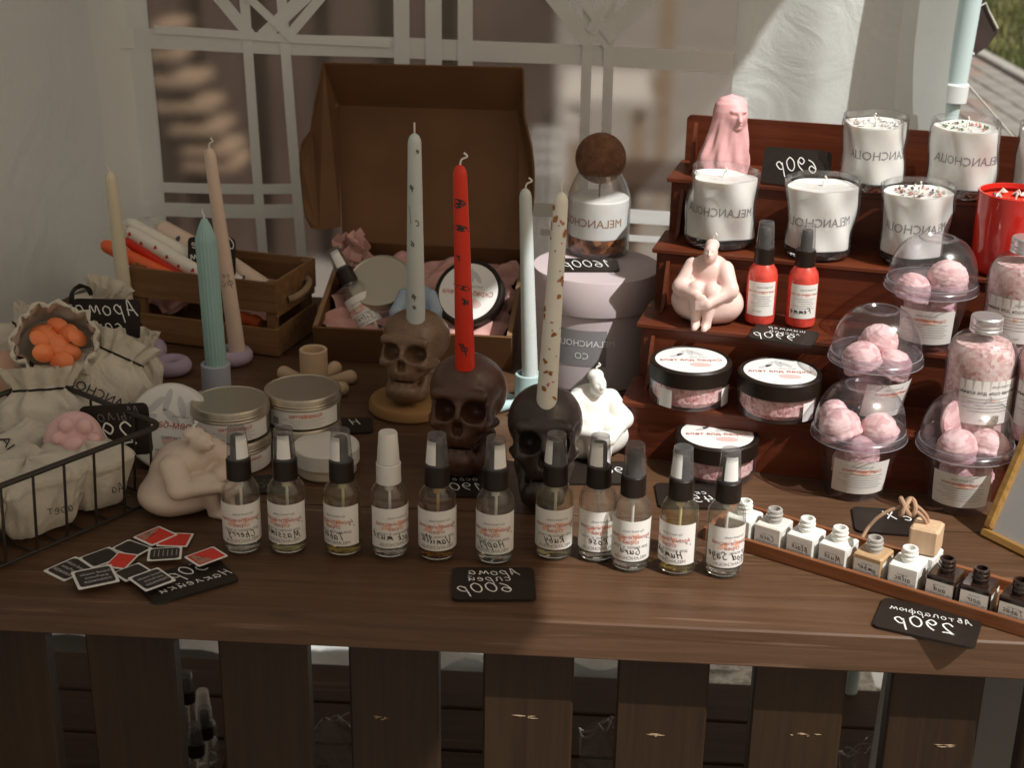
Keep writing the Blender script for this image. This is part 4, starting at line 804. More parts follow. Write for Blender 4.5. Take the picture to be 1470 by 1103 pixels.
link('body', nets(bust, (-.62,-.5,-.03), (.62,.5,1.5), 90, 'pink plaster', 'body'), t)
#PART4
def zfor(P, py):
    """height above the point P's foot that is seen on row py"""
    lo, hi = 0.0, 2.0
    for _ in range(50):
        m = (lo+hi)/2; q = np.array([P[0], P[1], m])-CAM; y = CY-F*(q@UV)/(q@fw)
        if y > py: lo = m
        else: hi = m
    return lo
def axis_frame(A, B, roll=0.0):
    Z = (Vector(B)-Vector(A)).normalized(); X = Vector((0,1,0)).cross(Z).normalized(); Y = Z.cross(X)
    M = Matrix(((X.x,Y.x,Z.x,A[0]),(X.y,Y.y,Z.y,A[1]),(X.z,Y.z,Z.z,A[2]),(0,0,0,1))); return M @ Matrix.Rotation(roll, 4, 'Z')
def taper(label, A, B, r0, r1, m, marks=None, ribs=0, pointed=False, group='taper candles', wl=.012, wlean=(.003,0)):
    A, B = V(A), V(B); L = (B-A).length; t = thing('taper_candle', label, 'candle', group=group); t.matrix_world = axis_frame(A, B)
    rib = (lambda r, z, a: r*(1-.07*(.5+.5*math.cos(a*ribs)))) if ribs else None
    if pointed: prof = [(0,0),(r0,0),(r0,.002),(r0,L-.026),(r0*.97,L-.022),(r0*.62,L-.010),(r1*.30,L-.001),(0,L)]
    else: prof = [(0,0),(r0,0),(r0,.002)]+[(r0+(r1-r0)*k, .002+(L-.012)*k) for k in (.25,.5,.75,1)]+[(r1*.92,L-.0065),(r1*.68,L-.0028),(r1*.3,L-.0006),(0,L)]
    MB().lathe(prof, m, 96 if ribs else 32, fn=rib).build('wax', t, sharp=60); wick(t, (0,0,L-.001), wl, .0010, wlean)
    if marks:
        rr = lambda v: r0+(r1-r0)*min(1, v/L)+.0002
        I = Ink(lambda u, v: (rr(v)*math.cos(-math.pi/2-u/rr(v)), rr(v)*math.sin(-math.pi/2-u/rr(v)), v)); marks(I, L); I.build(t, 'print')
    return t
def flecks(I, L, m, n, seed, s=(.0015,.0035), zr=(.05,.95), w=.010):
    rr = random.Random(seed)
    for _ in range(n): I.blob(rr.uniform(-w, w), L*rr.uniform(*zr), rr.uniform(*s), rr.uniform(*s)*.7, m, rr.uniform(0,3), 9, .35)

# ---- skulls
def skull(P):
    c, q = math.cos(.26), math.sin(.26); x = P[:,0]; y = P[:,1]*c-(P[:,2]-.5)*q; z = P[:,1]*q+(P[:,2]-.5)*c+.5; zw = P[:,2]; P = np.stack([x, y, z], 1)
    d = ell(P, (0,.13,.93), (.49,.56,.43))
    d = smin(d, ell(P, (0,-.2,.66), (.40,.33,.36)), .10); d = smin(d, cap(P, (-.29,-.42,.885), (.29,-.42,.885), .075), .06)
    for s in (-1, 1):
        d = smin(d, cap(P, (.29*s,-.40,.55), (.41*s,-.08,.60), .072, .05), .06); d = smin(d, cap(P, (.31*s,.05,.45), (.21*s,-.24,.08), .085, .075), .05)
        d = smax(d, -ell(P, (.58*s,-.24,.76), (.09,.18,.14)), .07); d = smax(d, -ell(P, (.35*s,-.26,.36), (.085,.22,.14)), .06)
    d = smin(d, ell(P, (0,-.34,.42), (.23,.18,.20)), .06); d = smin(d, ell(P, (0,-.28,.13), (.26,.22,.175)), .05); d = smin(d, ell(P, (0,.10,.25), (.27,.3,.42)), .06)
    for s in (-1, 1): d = smax(d, -ell(P, (.190*s,-.58,.715), (.160,.40,.132)), .03)
    d = smax(d, -smin(ell(P, (-.028,-.62,.515), (.045,.22,.095)), ell(P, (.028,-.62,.515), (.045,.22,.095)), .02), .02)
    d = smin(d, cap(P, (0,-.51,.70), (0,-.545,.63), .030, .020), .03)
    front = np.clip((-y-.25)*8, 0, 1); d = d+front*.018*np.clip(1-np.abs(z-.300)/.12, 0, 1)*np.abs(np.sin(x*32))
    d = smax(d, -smax(np.abs(z-.295)-.013, y+.30, .02), .015); return smax(d, -zw, .02)
SKM = nets(skull, (-.62,-.72,-.03), (.62,.82,1.5), 104, 'tan skull', 'body')
def skull_at(label, m, loc, rz, sc):
    t = thing('skull_holder', label, 'skull', loc, (0,0,rz), 'skull candle holders'); t.scale = sc
    me = SKM if m == 'tan skull' else SKM.copy(); me.materials[0] = MATS[m]; link('body', me, t); return t
c1 = base(592,606,.036); c1[2] = T+.0145
MB_ = MB().lathe([(0,0),(.044,0),(.0465,.003),(.0465,.010),(.0445,.0135),(0,.0142)], 'plaster ochre', 64).build('plaster_disc', None, V((c1[0]-.001, c1[1], T+.0002))); tag(MB_, 'ochre yellow plaster disc under the tan skull', 'disc')
skull_at('tan skull on a yellow disc, holding the white printed candle', 'tan skull', V(c1), -.22, (.075,.071,.074))
c2 = base(667,694,.036); skull_at('brown skull holding the bright red candle', 'brown skull', V(c2), -.12, (.079,.074,.089))
c3 = base(779,742,.035); skull_at('nearly black skull holding the fleck speckled candle', 'black skull', V(c3), .02, (.0735,.070,.0865))
def swirl(I, L):
    for k, (u, v) in enumerate(((-.004,.91),(.003,.74),(-.0035,.56),(.002,.46),(.001,.20),(.0005,.145))):
        I.hand('ефС6фж'[k], u, L*v, .0034, 'stamp ink', w=.3)
    I.stroke([(.006,L*.66),(.004,L*.60),(.0035,L*.57)], .0006, 'stamp ink')
yk = c1[1]-.003; taper('white taper candle with fine black drawings, in the tan skull', at_y(597,480,yk), at_y(595,191,yk), .0105, .0070, 'ice wax', swirl, wlean=(0,0))
def redm(I, L):
    for u, v, a in ((0,.83,.3),(.001,.815,-.2),(-.002,.70,.2),(.002,.71,0),(-.001,.42,.3)): I.blob(u, L*v, .0070, .0024, 'sticker black', a, 12, .3)
    for u, v, g in ((-.001,.34,'с'),(.003,.55,'т'),(-.003,.335,'и'),(0,.10,'ф'),(.003,.115,'т')): I.hand(g, u, L*v, .0050, 'sticker black', w=.25)
yk = c2[1]-.004; taper('bright red taper candle with black smudges, in the brown skull', at_y(668,529,yk), at_y(660,236,yk), .0098, .0066, 'red wax', redm, wlean=(.004,0))
yk = c3[1]-.006; taper('cream taper candle with dried petal flecks, in the black skull', at_y(784,586,yk), at_y(806,275,yk), .0098, .0066, 'white wax', lambda I, L: (flecks(I, L, 'dried petal', 20, 3, (.0014,.0040)), flecks(I, L, 'petal', 10, 4, (.001,.0022)), flecks(I, L, 'grey ink', 6, 9, (.0008,.0014))), wlean=(0,0))

# ---- plaster holders
def petals(name, label, m, c, rz, n, rc, hc, rin, plen, seed=0, hb=.008, holed=True, grp=None):
    t = thing(name, label, 'candle holder', V(c), (0,0,rz), grp); rr = random.Random(seed)
    k = 100.
    ang = [i*2*math.pi/n+rr.uniform(-.12,.12) for i in range(n)]
    def f(P):
        d = ell(P, (0,0,hb*k*.9), (rc*k*1.25, rc*k*1.25, hb*k*.9))
        for i, a in enumerate(ang):
            l = plen*k*(1+.18*math.sin(i*2.3)); q = cap(P, (rc*k*math.cos(a), rc*k*math.sin(a), hb*k*.8), (l*math.cos(a), l*math.sin(a), hb*k*.95), .55*hb*k, hb*k*.98); d = smin(d, q, .25)
        return smax(d, -P[:,2], .05)
    e = plen*k*1.35; me = nets(f, (-e,-e,-.15), (e,e,hb*k*2.3), 84, m, 'petal_base', .01); link('petal_base', me, t)
    MB().lathe([(0,hb),(rc,hb),(rc,hc-.001),(rc-.0008,hc),(rin+.0008,hc),(rin,hc-.001),(rin,hc-.018),(0,hc-.018)], m, 48).build('socket', t); return t
c = base(452,566,.018); petals('petal_holder', 'peach plaster candle holder with rounded petals, its socket empty', 'plaster peach', c, .35, 8, .0158, .048, .0120, .042, 2, .0085)
cb = base(757,592,.016); petals('petal_holder', 'light blue plaster petal holder under the plain white candle', 'plaster blue', cb, .1, 7, .0145, .040, .0110, .040, 3, .008)
yk = cb[1]; taper('plain white taper candle in the light blue holder by the gift box', at_y(761,548,yk), at_y(754,270,yk), .0090, .0066, 'ice wax', wlean=(.004,0))
def ring(label, c, R=.0165, r=.0088, rot=(0,0,0)):
    o = MB().tube([(R*math.cos(a), R*math.sin(a), r) for a in np.linspace(0, 2*math.pi, 41)[:-1]], r, 'plaster lilac', 20, True).build('ring_holder', None, V(c), rot); return tag(o, label, 'candle holder', 'lilac ring holders')
ring('lilac plaster ring lying empty beside the cotton bags', base(247,546,.024), .0150, .0090); cr2 = base(335,531,.024); ring('lilac plaster ring holding the tall blush candle', cr2, .0150, .0092)
ring('lilac plaster ring mostly hidden behind the cotton bag', base(218,520,.022), .0120, .0085, (.5,0,0))
yk = cr2[1]-.004; taper('tallest blush pink taper candle with a small line drawing', at_y(342,512,yk), at_y(300,212,yk), .0098, .0066, 'blush wax', lambda I, L: (I.hand('фс', -.001, L*.36, .0055, 'stamp ink', w=.12), I.hand('ее', -.001, L*.40, .0040, 'stamp ink', w=.12)), wlean=(.003,0))
cc = base(184,500,.010); yk = cc[1]+.015; taper('cream taper candle standing behind the Aroma price card', at_y(186,480,yk), at_y(158,246,yk), .0100, .0068, 'cream wax', wlean=(-.003,0))
cg = base(313,585,.019); hg = thing('socket_holder', 'pale grey cylindrical holder with the ribbed teal candle', 'candle holder', V(cg))
MB().lathe([(0,0),(.0255,0),(.0268,.002),(.0262,.0065),(.0180,.0085),(0,.0085)], 'plaster grey', 48).build('saucer', hg)
MB().lathe([(0,.0087),(.0160,.0087),(.0160,.044),(.0152,.045),(.0122,.045),(.0115,.044),(.0115,.028),(0,.028)], 'plaster grey', 48).build('socket', hg)
yk = cg[1]; zt_ = T+.030; Bq = at_y(293,313,yk); A_ = np.array([cg[0]+.001, yk, zt_]); taper('ribbed teal pillar candle with pointed tip', A_, Bq, .0116, .0100, 'teal wax', ribs=18, pointed=True, wl=.010, wlean=(-.001,0))

# ---- tins of cream
def tin(label, loc, rot=(0,0,0), lr=0.0, R=.0385, H=.0335, group='cream tins'):
    t = thing('cream_tin', label, 'tin', loc, rot, group)
    MB().lathe([(0,0),(R-.003,0),(R-.001,.0015),(R-.0006,.004),(R-.0006,.022)], 'tin metal', 64, cap1=False).build('body', t)
    MB().lathe([(R-.0002,.0215),(R+.0010,.0222),(R+.0004,.0240),(R+.0010,.0255),(R+.0004,.0268),(R+.0004,H-.002),(R-.0004,H-.0006),(R-.0022,H-.0002),(R-.0030,H-.0010),(0,H-.0010)], 'tin metal', 64).build('lid', t)
    f = on_cyl(R-.0003, .0025, -math.pi/2+lr); MB().sheet(40, 2, lambda a, b: f(-.045+.09*a, .0180*b), 'paper label').build('paper_label', t)
    I = Ink(on_cyl(R+.0001, .0025, -math.pi/2+lr)); I2 = Ink(on_cyl(R-.0001, .0025, -math.pi/2+lr)); I2.blob(-.006,.0135,.013,.0022,'peach wash',0,16,.2); I2.build(t, 'print')
    I.text('Крем-баттер', -.006, .0118, .0056, 'red ink')
    for q in range(4): I.rect(-.026+.004*(q % 2), .0090-q*.0023, .018-.005*(q % 3), .0094-q*.0023, 'grey ink')
    I.rect(.024,.0035,.031,.0105,'grey ink',2); I.build(t); return t
pa = base(337,686,.0385); pb = base(437,664,.0385)
tin('cream tin at the bottom of the left pair of tins', V(pa), (0,0,.1), .35); tin('cream tin on top of the left pair, level with the big white lid', V((pa[0]-.001, pa[1]+.003, T+.0337)), (0,0,.2), .0)
tin('cream tin at the bottom of the right pair, behind the white tub', V(pb), (0,0,0), .2); tin('cream tin on top of the right pair below the peach holder', V((pb[0]+.001, pb[1], T+.0337)), (0,0,0), .12)
pw = base(470,697,.0325); tub = thing('white_tub', 'low tub with a plain glossy white lid behind the third spray bottle', 'tub', V(pw))
MB().lathe([(0,0),(.0290,0),(.0310,.002),(.0312,.0130)], 'ribbed plastic', 56, cap1=False).build('tub_wall', tub); MB().lathe([(0,.001),(.0285,.001),(.0300,.003),(.0300,.0125),(0,.0125)], 'cream wax', 48).build('filling', tub)
MB().lathe([(.0322,.0132),(.0330,.0136),(.0330,.0285),(.0318,.0300),(0,.0300)], 'white plastic', 64).build('lid', tub)
# big round cream jar on its side, its lid label towards the camera
q = at_z(241,612,T+.0420); bl = thing('cream_jar', 'large round jar leaning on its side, white leaf patterned lid to the front', 'jar', V(q), (math.radians(60),0,math.radians(-8)))
MB().lathe([(0,-.030),(.040,-.030),(.042,-.027),(.042,-.006)], 'paper label', 64, cap1=False).build('body', bl); MB().lathe([(.0432,-.012),(.0440,-.0115),(.0440,-.0015),(.0430,0),(0,0)], 'white plastic', 72).build('lid', bl)
MB().lathe([(.0415,.0001),(.0415,.0004),(0,.0004)], 'paper white', 72).build('lid_label', bl)
I2 = Ink(lambda u, v: (-u, v, .0006)); I = Ink(lambda u, v: (-u, v, .0009))
for x, y, a in ((-.012,.020,1.2),(.004,.026,1.75),(.016,.020,2.3),(-.002,.010,.6),(.024,.006,2.8)): I2.blob(x, y, .0120, .0038, 'leaf print', a, 16)
I2.blob(-.006,-.016,.010,.006,'pink print',.2,16); I2.build(bl, 'print')
I.text('Крем-баттер', 0, -.002, .0105, 'red ink').text('для тела', -.006, -.013, .0052, 'grey ink').text('hand made', -.012, .009, .0040, 'grey ink').text('100 мл', .002, -.026, .0045, 'grey ink')
I.stroke([(.002,.030),(.002,.012)], .0004, 'leaf print'); I.build(bl)

# ---- crate of candles
cx0, cy0 = -.509, .629; ca = math.atan2(-.047, .190); CWd, CD, CH = .196, .113, .094
cr = thing('wooden_crate', 'small slatted pine crate filled with decorated candles', 'crate', (cx0, cy0, T), (0,0,ca))
for z0, z1 in ((.002,.036),(.057,CH)):
    for y in (0, CD-.004): MB().box((0,y,z0), (CWd,y+.004,z1), 'crate pine', .0006).build('slat', cr)
for z0, z1 in ((.002,.036),(.050,CH+.001)):
    for x in (.0001, CWd-.0041): MB().box((x,.0042,z0), (x+.004,CD-.0042,z1), 'crate pine', .0006).build('slat', cr)
for x in (.0043, CWd-.0153):
    for y in (.0043, CD-.0153): MB().box((x,y,.0025), (x+.011,y+.011,CH-.001), 'crate pine', .0006).build('corner_post', cr)
MB().box((.0045,.0045,.0022), (CWd-.0045,CD-.0045,.005), 'crate pine').build('bottom_board', cr)
for x, s in ((CWd+.003, 1), (-.003, -1)):
    MB().tube(spline([(x-.001*s,.030,.066),(x+.006*s,.038,.068),(x+.009*s,.056,.071),(x+.006*s,.074,.074),(x-.001*s,.084,.076)], 6), .0042, 'rope', 8).build('rope_handle', cr)
def tissue(name, label, m, w, d, amp, seed, M, nu=44, cat='tissue paper'):
    rs_ = np.random.RandomState(seed); kk = [(rs_.randn(2)*(4.2 if nu > 30 else 3), rs_.rand()*6.28) for _ in range(7)]
    def f(u, v):
        h = 0
        for (k, p) in kk: h += abs(math.sin(k[0]*u*2+k[1]*v*2+p))
        return ((u-.5)*w+.006*math.sin(v*21+seed), (v-.5)*d+.006*math.sin(u*23), amp*(h/3.2-.9))
    o = MB().sheet(nu, nu, f, m).build(name, sharp=25); o.matrix_world = M; return tag(o, label, cat)
Mc = Matrix.Translation((cx0, cy0, T)) @ Matrix.Rotation(ca, 4, 'Z')
tissue('tissue_paper', 'crumpled pale tissue paper lining the pine crate', 'pink tissue', .17, .085, .030, 4, Mc @ Matrix.Translation((.098,.056,.038)))
def lean(label, a, b, ya, yb, r0, r1, m, marks=None, wl=.009): return taper(label, at_y(*a, ya), at_y(*b, yb), r0, r1, m, marks, group='candles in the crate', wl=wl)
lean('orange red candle in the crate reaching furthest left and down through the slats', (374,464), (145,349), .635, .660, .0110, .0085, 'orange wax')
lean('red candle in the crate under the heart patterned one', (352,452), (180,342), .650, .672, .0100, .0085, 'red wax')
def hearts(I, L):
    for k in range(9):
        u = .003*math.sin(k*2.1); v = L*(.95-.105*k); I.blob(u-.0010, v, .0017, .0014, 'heart red').blob(u+.0010, v, .0017, .0014, 'heart red').poly([(u-.0024,v-.0006),(u,v-.0034),(u+.0024,v-.0006)], 'heart red')
lean('white candle with small red hearts lying across the crate', (352,432), (181,329), .645, .672, .0105, .0082, 'white wax', hearts)
lean('plain white candle with a mushroom print near the card, in the crate', (345,408), (180,317), .662, .690, .0105, .0080, 'white wax', lambda I, L: (I.blob(0,L*.40,.005,.0030,'stamp ink',0,10,.2), I.blob(.002,L*.34,.0030,.004,'stamp ink')))
lean('thick pink patterned candle rear left in the crate', (300,372), (224,324), .690, .705, .0165, .0125, 'blush wax', lambda I, L: flecks(I, L, 'stamp ink', 8, 2, (.002,.004), (.02,.6)))
lean('blush candle with printed mushrooms emerging right of the crate card', (385,418), (290,352), .665, .690, .0125, .0110, 'blush wax', lambda I, L: (I.blob(0,L*.32,.004,.003,'stamp ink',0,10,.2), I.blob(-.001,L*.18,.002,.0022,'heart red'), flecks(I, L, 'stamp ink', 4, 12, (.001,.002), (.1,.5))))

# ---- open cardboard box, tipped up at the back
bx = Vector((.99875,-.05,0)); O = Vector((-.272,.580,T+.0005)); tl_ = math.radians(19); by = Vector((.050,.99875,0))*math.cos(tl_)+Vector((0,0,1))*math.sin(tl_)
BM = frame(O, bx, by); BW_, BD_, BH_ = .236, .180, .050
cb_ = thing('cardboard_box', 'open brown cardboard mailing box with raised lid, holding a gift set', 'box'); cb_.matrix_world = BM
def panel_(name, lo, hi): return MB().box(lo, hi, 'card inside', .0004).build(name, cb_)
panel_('bottom', (.0035,.0035,.0005), (BW_-.0035,BD_-.0035,.003)); panel_('front_wall', (0,0,0), (BW_,.0032,BH_)); panel_('back_wall', (0,BD_-.0032,0), (BW_,BD_,BH_))
panel_('side_wall', (0,.0034,0), (.0062,BD_-.0034,BH_-.0003)); panel_('side_wall', (BW_-.0062,.0034,0), (BW_,BD_-.0034,BH_-.0003))
MB().box((.0002,.0036,BH_-.0002), (.0060,BD_-.0036,BH_+.0001), 'card edge').build('edge', cb_); MB().box((BW_-.0060,.0036,BH_-.0002), (BW_-.0002,BD_-.0036,BH_+.0001), 'card edge').build('edge', cb_)
hl = BM @ Vector((0,BD_,BH_)); hr = BM @ Vector((BW_,BD_,BH_)); LY = .118
tl2 = V(at_y(484,151,hl.y+.085)); tr2 = V(at_y(743,159,hr.y+.085)); fl2 = V(at_y(463,91,hl.y+.060)); fr2 = V(at_y(750,98,hr.y+.060))
def slab(name, P, parent, th=.003, m='card inside'):
    P = [Vector(p) for p in P]; N = (P[1]-P[0]).cross(P[2]-P[0]).normalized()*th; b = MB(); n = len(P)
    b.add(P+[p+N for p in P], [tuple(range(n-1,-1,-1)), tuple(range(n,2*n))]+[(j,(j+1)%n,n+(j+1)%n,n+j) for j in range(n)], m, False); o = b.build(name, None); o.parent = parent; o.matrix_parent_inverse = Matrix(); o.matrix_local = BM.inverted(); return o
slab('lid', [hl, tl2, tr2, hr], cb_); slab('lid_flap', [tl2, fl2, fr2, tr2], cb_)
ye = hl.y
def ear(pts, ys, name='lid_ear', dy=-.02):
    return slab(name, [V(at_y(px_, py_, y)) for (px_, py_), y in zip(pts, ys)], cb_, .0025)
ear([(484,152),(463,92),(452,140),(447,172),(446,186),(433,203),(430,220),(430,246),(434,285),(438,312),(446,327),(456,330),(487,325)], [tl2.y-.002,fl2.y-.002,ye+.045,ye+.04,ye+.038,ye+.02,ye+.015,ye+.01,ye-.0,ye-.01,ye-.012,ye-.012,ye-.002])
ear([(743,160),(750,99),(751,166),(755,182),(762,212),(765,240),(765,280),(762,308),(747,334)], [tr2.y-.002,fr2.y-.002,tr2.y-.03,ye+.04,ye+.02,ye+.01,ye,ye-.01,ye-.024])
MB().add([tuple(BM.inverted() @ V(at_y(*p, y))) for p, y in (((474,157),ye+.07),((484,147),ye+.068),((487,150),ye+.07),((478,160),ye+.066))], [(0,1,2,3)], 'card edge', False).build('lock_tab', cb_)
MT = lambda x, y, z: BM @ Matrix.Translation((x, y, z))
tissue('tissue_paper', 'crumpled dusty pink tissue paper inside the cardboard box', 'pink tissue', .218, .160, .020, 8, MT(.118,.090,.022), 50)
tissue('tissue_paper', 'peaked pink tissue tuft behind the boxed spray bottle', 'pink tissue', .035, .060, .020, 11, Matrix.Translation(V(at_y(512,372,.71))) @ Matrix.Rotation(1.25, 4, 'X') @ Matrix.Rotation(.3, 4, 'Z'), 22)
sb = thing('spray_bottle', 'spray bottle lying tilted in the cardboard box', 'spray bottle'); sb.matrix_world = axis_frame(V(at_y(540,480,.610)), V(at_y(482,367,.650)), .15); bottle_parts(sb, 'clear liquid', 'smoky cap', 'black plastic', .2, True, None, 'Citrus', -.1)
tb2 = tin('cream tin with blank lid propped up inside the cardboard box', V(at_y(551,425,.655)), (math.radians(36),0,-.1), 0)
sj = scrub_jar('scrub jar propped up in the cardboard box behind the red candle', V(at_y(684,437,.640)), (math.radians(52),0,math.radians(-12)), 0.0, None, stick=())
fb = figure('pale blue seated figure inside the cardboard box', V(at_y(600,486,.612)), 0, .072, 'blue wax', gap=1)

# ---- round gift box, bottle with cork ball
cgx = base(850,564,.0700); gz = zfor((cgx[0], cgx[1]-.0745), 408)-T
gb = thing('round_gift_box', 'tall round lilac grey gift box with overhanging lid', 'gift box', V(cgx))
MB().lathe([(0,0),(.0690,0),(.0700,.001),(.0700,gz-.035),(0,gz-.035)], 'gift card', 96).build('drum', gb)
MB().lathe([(.0708,gz-.041),(.0732,gz-.0408),(.0735,gz-.040),(.0735,gz-.001),(.0728,gz),(0,gz)], 'gift card', 96).build('lid', gb)
f = on_cyl(.0703, gz-.100, -math.pi/2-.22); MB().sheet(20, 2, lambda a, b: f(-.030+.060*a, .043*b), 'gift label').build('paper_label', gb)
Ink(on_cyl(.0707, gz-.100, -math.pi/2-.22)).text('MELANCHOLIA', -.004, .024, .0105, 'chalk').text('CO', -.002, .009, .0110, 'chalk').build(gb)
gzT = T+gz; cbp = base(857,374,.037, gzT+.0003)
gj = thing('cork_ball_bottle', 'round shouldered glass candle bottle with brown base layer, on the gift box', 'candle', V(cbp)); R = .0370
MB().lathe([(0,0),(R-.004,0),(R-.0008,.003),(R,.007),(R,.062),(R-.001,.070),(R-.005,.082),(R-.0095,.091),(R-.0125,.0965),(R-.0118,.0985)], 'candle glass', 72, cap1=False).build('glass', gj)
MB().lathe([(0,.003),(R-.006,.003),(R-.0022,.007),(R-.0020,.0225),(0,.0225)], 'coffee beans', 64, fn=lambda r, z, a: r).build('bean_layer', gj)
MB().lathe([(0,.0228),(R-.0019,.0228),(R-.0019,.066),(R-.0035,.0672),(0,.0668)], 'milk wax', 64).build('wax', gj); wick(gj, (0,0,.066), .016, .0012, (0,0), 'cork')
Ink(on_cyl(R-.0017, .038, -math.pi/2-.45)).text('MELANCHOLIA', 0, 0, .0135, 'dried petal').build(gj)
def ballf(P): return np.linalg.norm(P, axis=1)-1+.008*wob(P, 30, 3)
bz = zfor(cbp, 227); bo = link('cork_ball', nets(ballf, (-1.1,)*3, (1.1,)*3, 44, 'cork', 'cork_ball', .0295), None, (cbp[0], cbp[1], bz)); tag(bo, 'brown cork ball stopper resting in the glass bottle mouth', 'cork ball')

# ---- wire basket of cotton pouches
B1 = at_z(-75,850); B2_ = at_z(226,722); bd = Vector((B2_[0]-B1[0], B2_[1]-B1[1], 0)); bwid = bd.length; bd.normalize(); bn_ = Vector((-bd.y, bd.x, 0))
bk = thing('wire_basket', 'black wire basket holding cotton pouches at the left end', 'basket'); bk.matrix_world = frame((B1[0], B1[1], T), bd, bn_); BDp, BHt = .165, .080
def loop(z, e, m='black wire', r=.0028, name='rim'):
    P = [(a+bwid/2, b+BDp/2, z) for a, b in rrect(bwid+2*e, BDp+2*e, .012, 4)]; MB().tube(P, r, m, 8, True).build(name, bk)
loop(BHt, .007); loop(.003, 0, r=.0016, name='base_wire')
step = .0318
k = 0; x = bwid-.006
while x > 0: MB().tube([(x,-.0,.003),(x,-.0062,BHt)], .0013, 'black wire', 6).build('wire', bk); MB().tube([(x,BDp,.003),(x,BDp+.0062,BHt)], .0013, 'black wire', 6).build('wire', bk); x -= step
for i in range(1, 5): MB().tube([(bwid,BDp*i/5,.003),(bwid+.0062,BDp*i/5,BHt)], .0013, 'black wire', 6).build('wire', bk)
for i in range(1, 8): MB().tube([(bwid*i/8,0,.003),(bwid*i/8,BDp,.003)], .0012, 'black wire', 6).build('floor_wire', bk)
def pouch(label, p, w, d, h, lean_=0.3, roll=0.0, yaw=0.0, seed=0, text=None, tv=.42, tsz=.0125, strings=True, open_=False, slantt=0, flat=1.0):
    t = thing('cotton_pouch', label, 'pouch', group='cotton pouches in the basket'); rr = random.Random(seed); ph = [rr.uniform(0,6.28) for _ in range(8)]
    t.matrix_world = Matrix.Translation(V(p)) @ Matrix.Rotation(yaw, 4, 'Z') @ Matrix.Rotation(roll, 4, 'Y') @ Matrix.Rotation(-lean_, 4, 'X') @ Matrix.Translation((0,0,-h*.45))
    def prof(v):
        if open_: return (.55+.45*math.sin(min(1, v/.35)*1.57))*(1+.08*math.sin(v*3))
        if v < .62: return (math.sin(min(1, v/.30)*1.57)**.55)*(1-.06*v)
        if v < .82: k = (v-.62)/.20; k = k*k*(3-2*k); return (1-.06*.62)*(1-k)+.50*k
        k = (v-.82)/.18; return .50+.24*k
    def S(th, v, e=0.0):
        f = prof(v); c, s = math.cos(th), math.sin(th); fo = max(0, min(1, (v-.45)/.3))
        n = .020*math.sin(3*th+ph[0]+v*4)+.014*math.sin(7*v+2*th+ph[1])+.010*math.sin(13*v-4*th+ph[2])+.012*math.sin(5*th+9*v+ph[4])*math.sin(11*v+ph[5])
        n += fo*(.075*math.sin(11*th+ph[3]+1.5*math.sin(v*9))+.035*math.sin(19*th+ph[4]))*(.6 if open_ else 1)
        q = abs(c)**.8*(1 if c > 0 else -1), abs(s)**.9*(1 if s > 0 else -1)
        return ((w/2*f*(1+n)+e)*q[0], (d/2*(f**.8)*(1+n*1.8)+e)*q[1]*flat, h*v+.012*h*math.sin(5*th+ph[6])*(v > .9))
    b = MB(); nu, nv = 88, 40
    vs = [S(2*math.pi*i/nu, .001+.999*j/nv) for j in range(nv+1) for i in range(nu)]
    fs = [(j*nu+i, j*nu+(i+1)%nu, (j+1)*nu+(i+1)%nu, (j+1)*nu+i) for j in range(nv) for i in range(nu)]+[tuple(range(nu-1,-1,-1))]
    b.add(vs, fs, 'cotton'); b.build('cloth', t, sharp=80)
    if open_:
        b = MB(); vs = [tuple(c*(.95 if k < 2 else 1)*(1 if k < 2 else 1) for k, c in enumerate(S(2*math.pi*i/nu, 1-.6*j/8))) for j in range(9) for i in range(nu)]
        b.add(vs, [(j*nu+i, (j+1)*nu+i, (j+1)*nu+(i+1)%nu, j*nu+(i+1)%nu) for j in range(8) for i in range(nu)], 'white tissue'); b.build('lining', t)
        MB().tube([tuple(S(2*math.pi*i/60, .985, .0008)) for i in range(60)], [.0022+.0012*math.sin(i*2.1) for i in range(60)], 'cotton', 8, True).build('rim_ruffle', t)
    elif strings:
        MB().tube([S(2*math.pi*i/40, .80, .0006) for i in range(40)], .0013, 'black ribbon', 6, True).build('drawstring', t)
    if text:
        def g(u, v):
            z = tv*h+v; zz = max(.02, min(.98, z/h)); f = prof(zz); xx = -u; c = max(-.97, min(.97, xx/(w/2*f))); th = -math.acos(abs(c)**1.25*(1 if c > 0 else -1)); P = S(th, zz, .0012); return P
        Ink(g).text(text, slantt, 0, tsz, 'black ink').build(t)
    return t
def ribbon(label, pts, w=.0035, m='black ribbon'):
    P = [Vector(p) for p in spline(pts, 6)]; b = MB(); vs = []
    for i, p in enumerate(P):
        d = (P[min(i+1, len(P)-1)]-P[max(0, i-1)]).normalized(); s = d.cross(Vector((0.2,1,.3))).normalized(); k = .8+.2*math.sin(i*.7); n = d.cross(s)*.0006; vs += [p+s*w*k/2+n, p-s*w*k/2+n, p-s*w*k/2-n, p+s*w*k/2-n]
    for i in range(len(P)-1):
        for j in range(4): b.add([], [], m); b.f.append((4*i+j, 4*i+(j+1)%4, 4*i+4+(j+1)%4, 4*i+4+j)); b.m.append(b.mi(m)); b.sm.append(False)
    b.v = [tuple(v) for v in vs]; o = b.build('ribbon'); return tag(o, label, 'ribbon')
pouch('cotton pouch front left in the basket with lettering straight across', at_y(66,612,.262), .112, .075, .108, .30, -.05, .15, 1, 'MELANCHOLIA', .36, .0145)
pouch('cotton pouch in the middle of the pile, lettering running diagonally', at_y(148,560,.335), .098, .060, .110, .40, .50, .2, 2, 'MELANCHOLIA', .36, .0135)
pouch('slim cotton pouch right of the pile with gathered neck, no lettering seen', at_y(192,548,.385), .062, .05, .100, .12, .12, .1, 3)
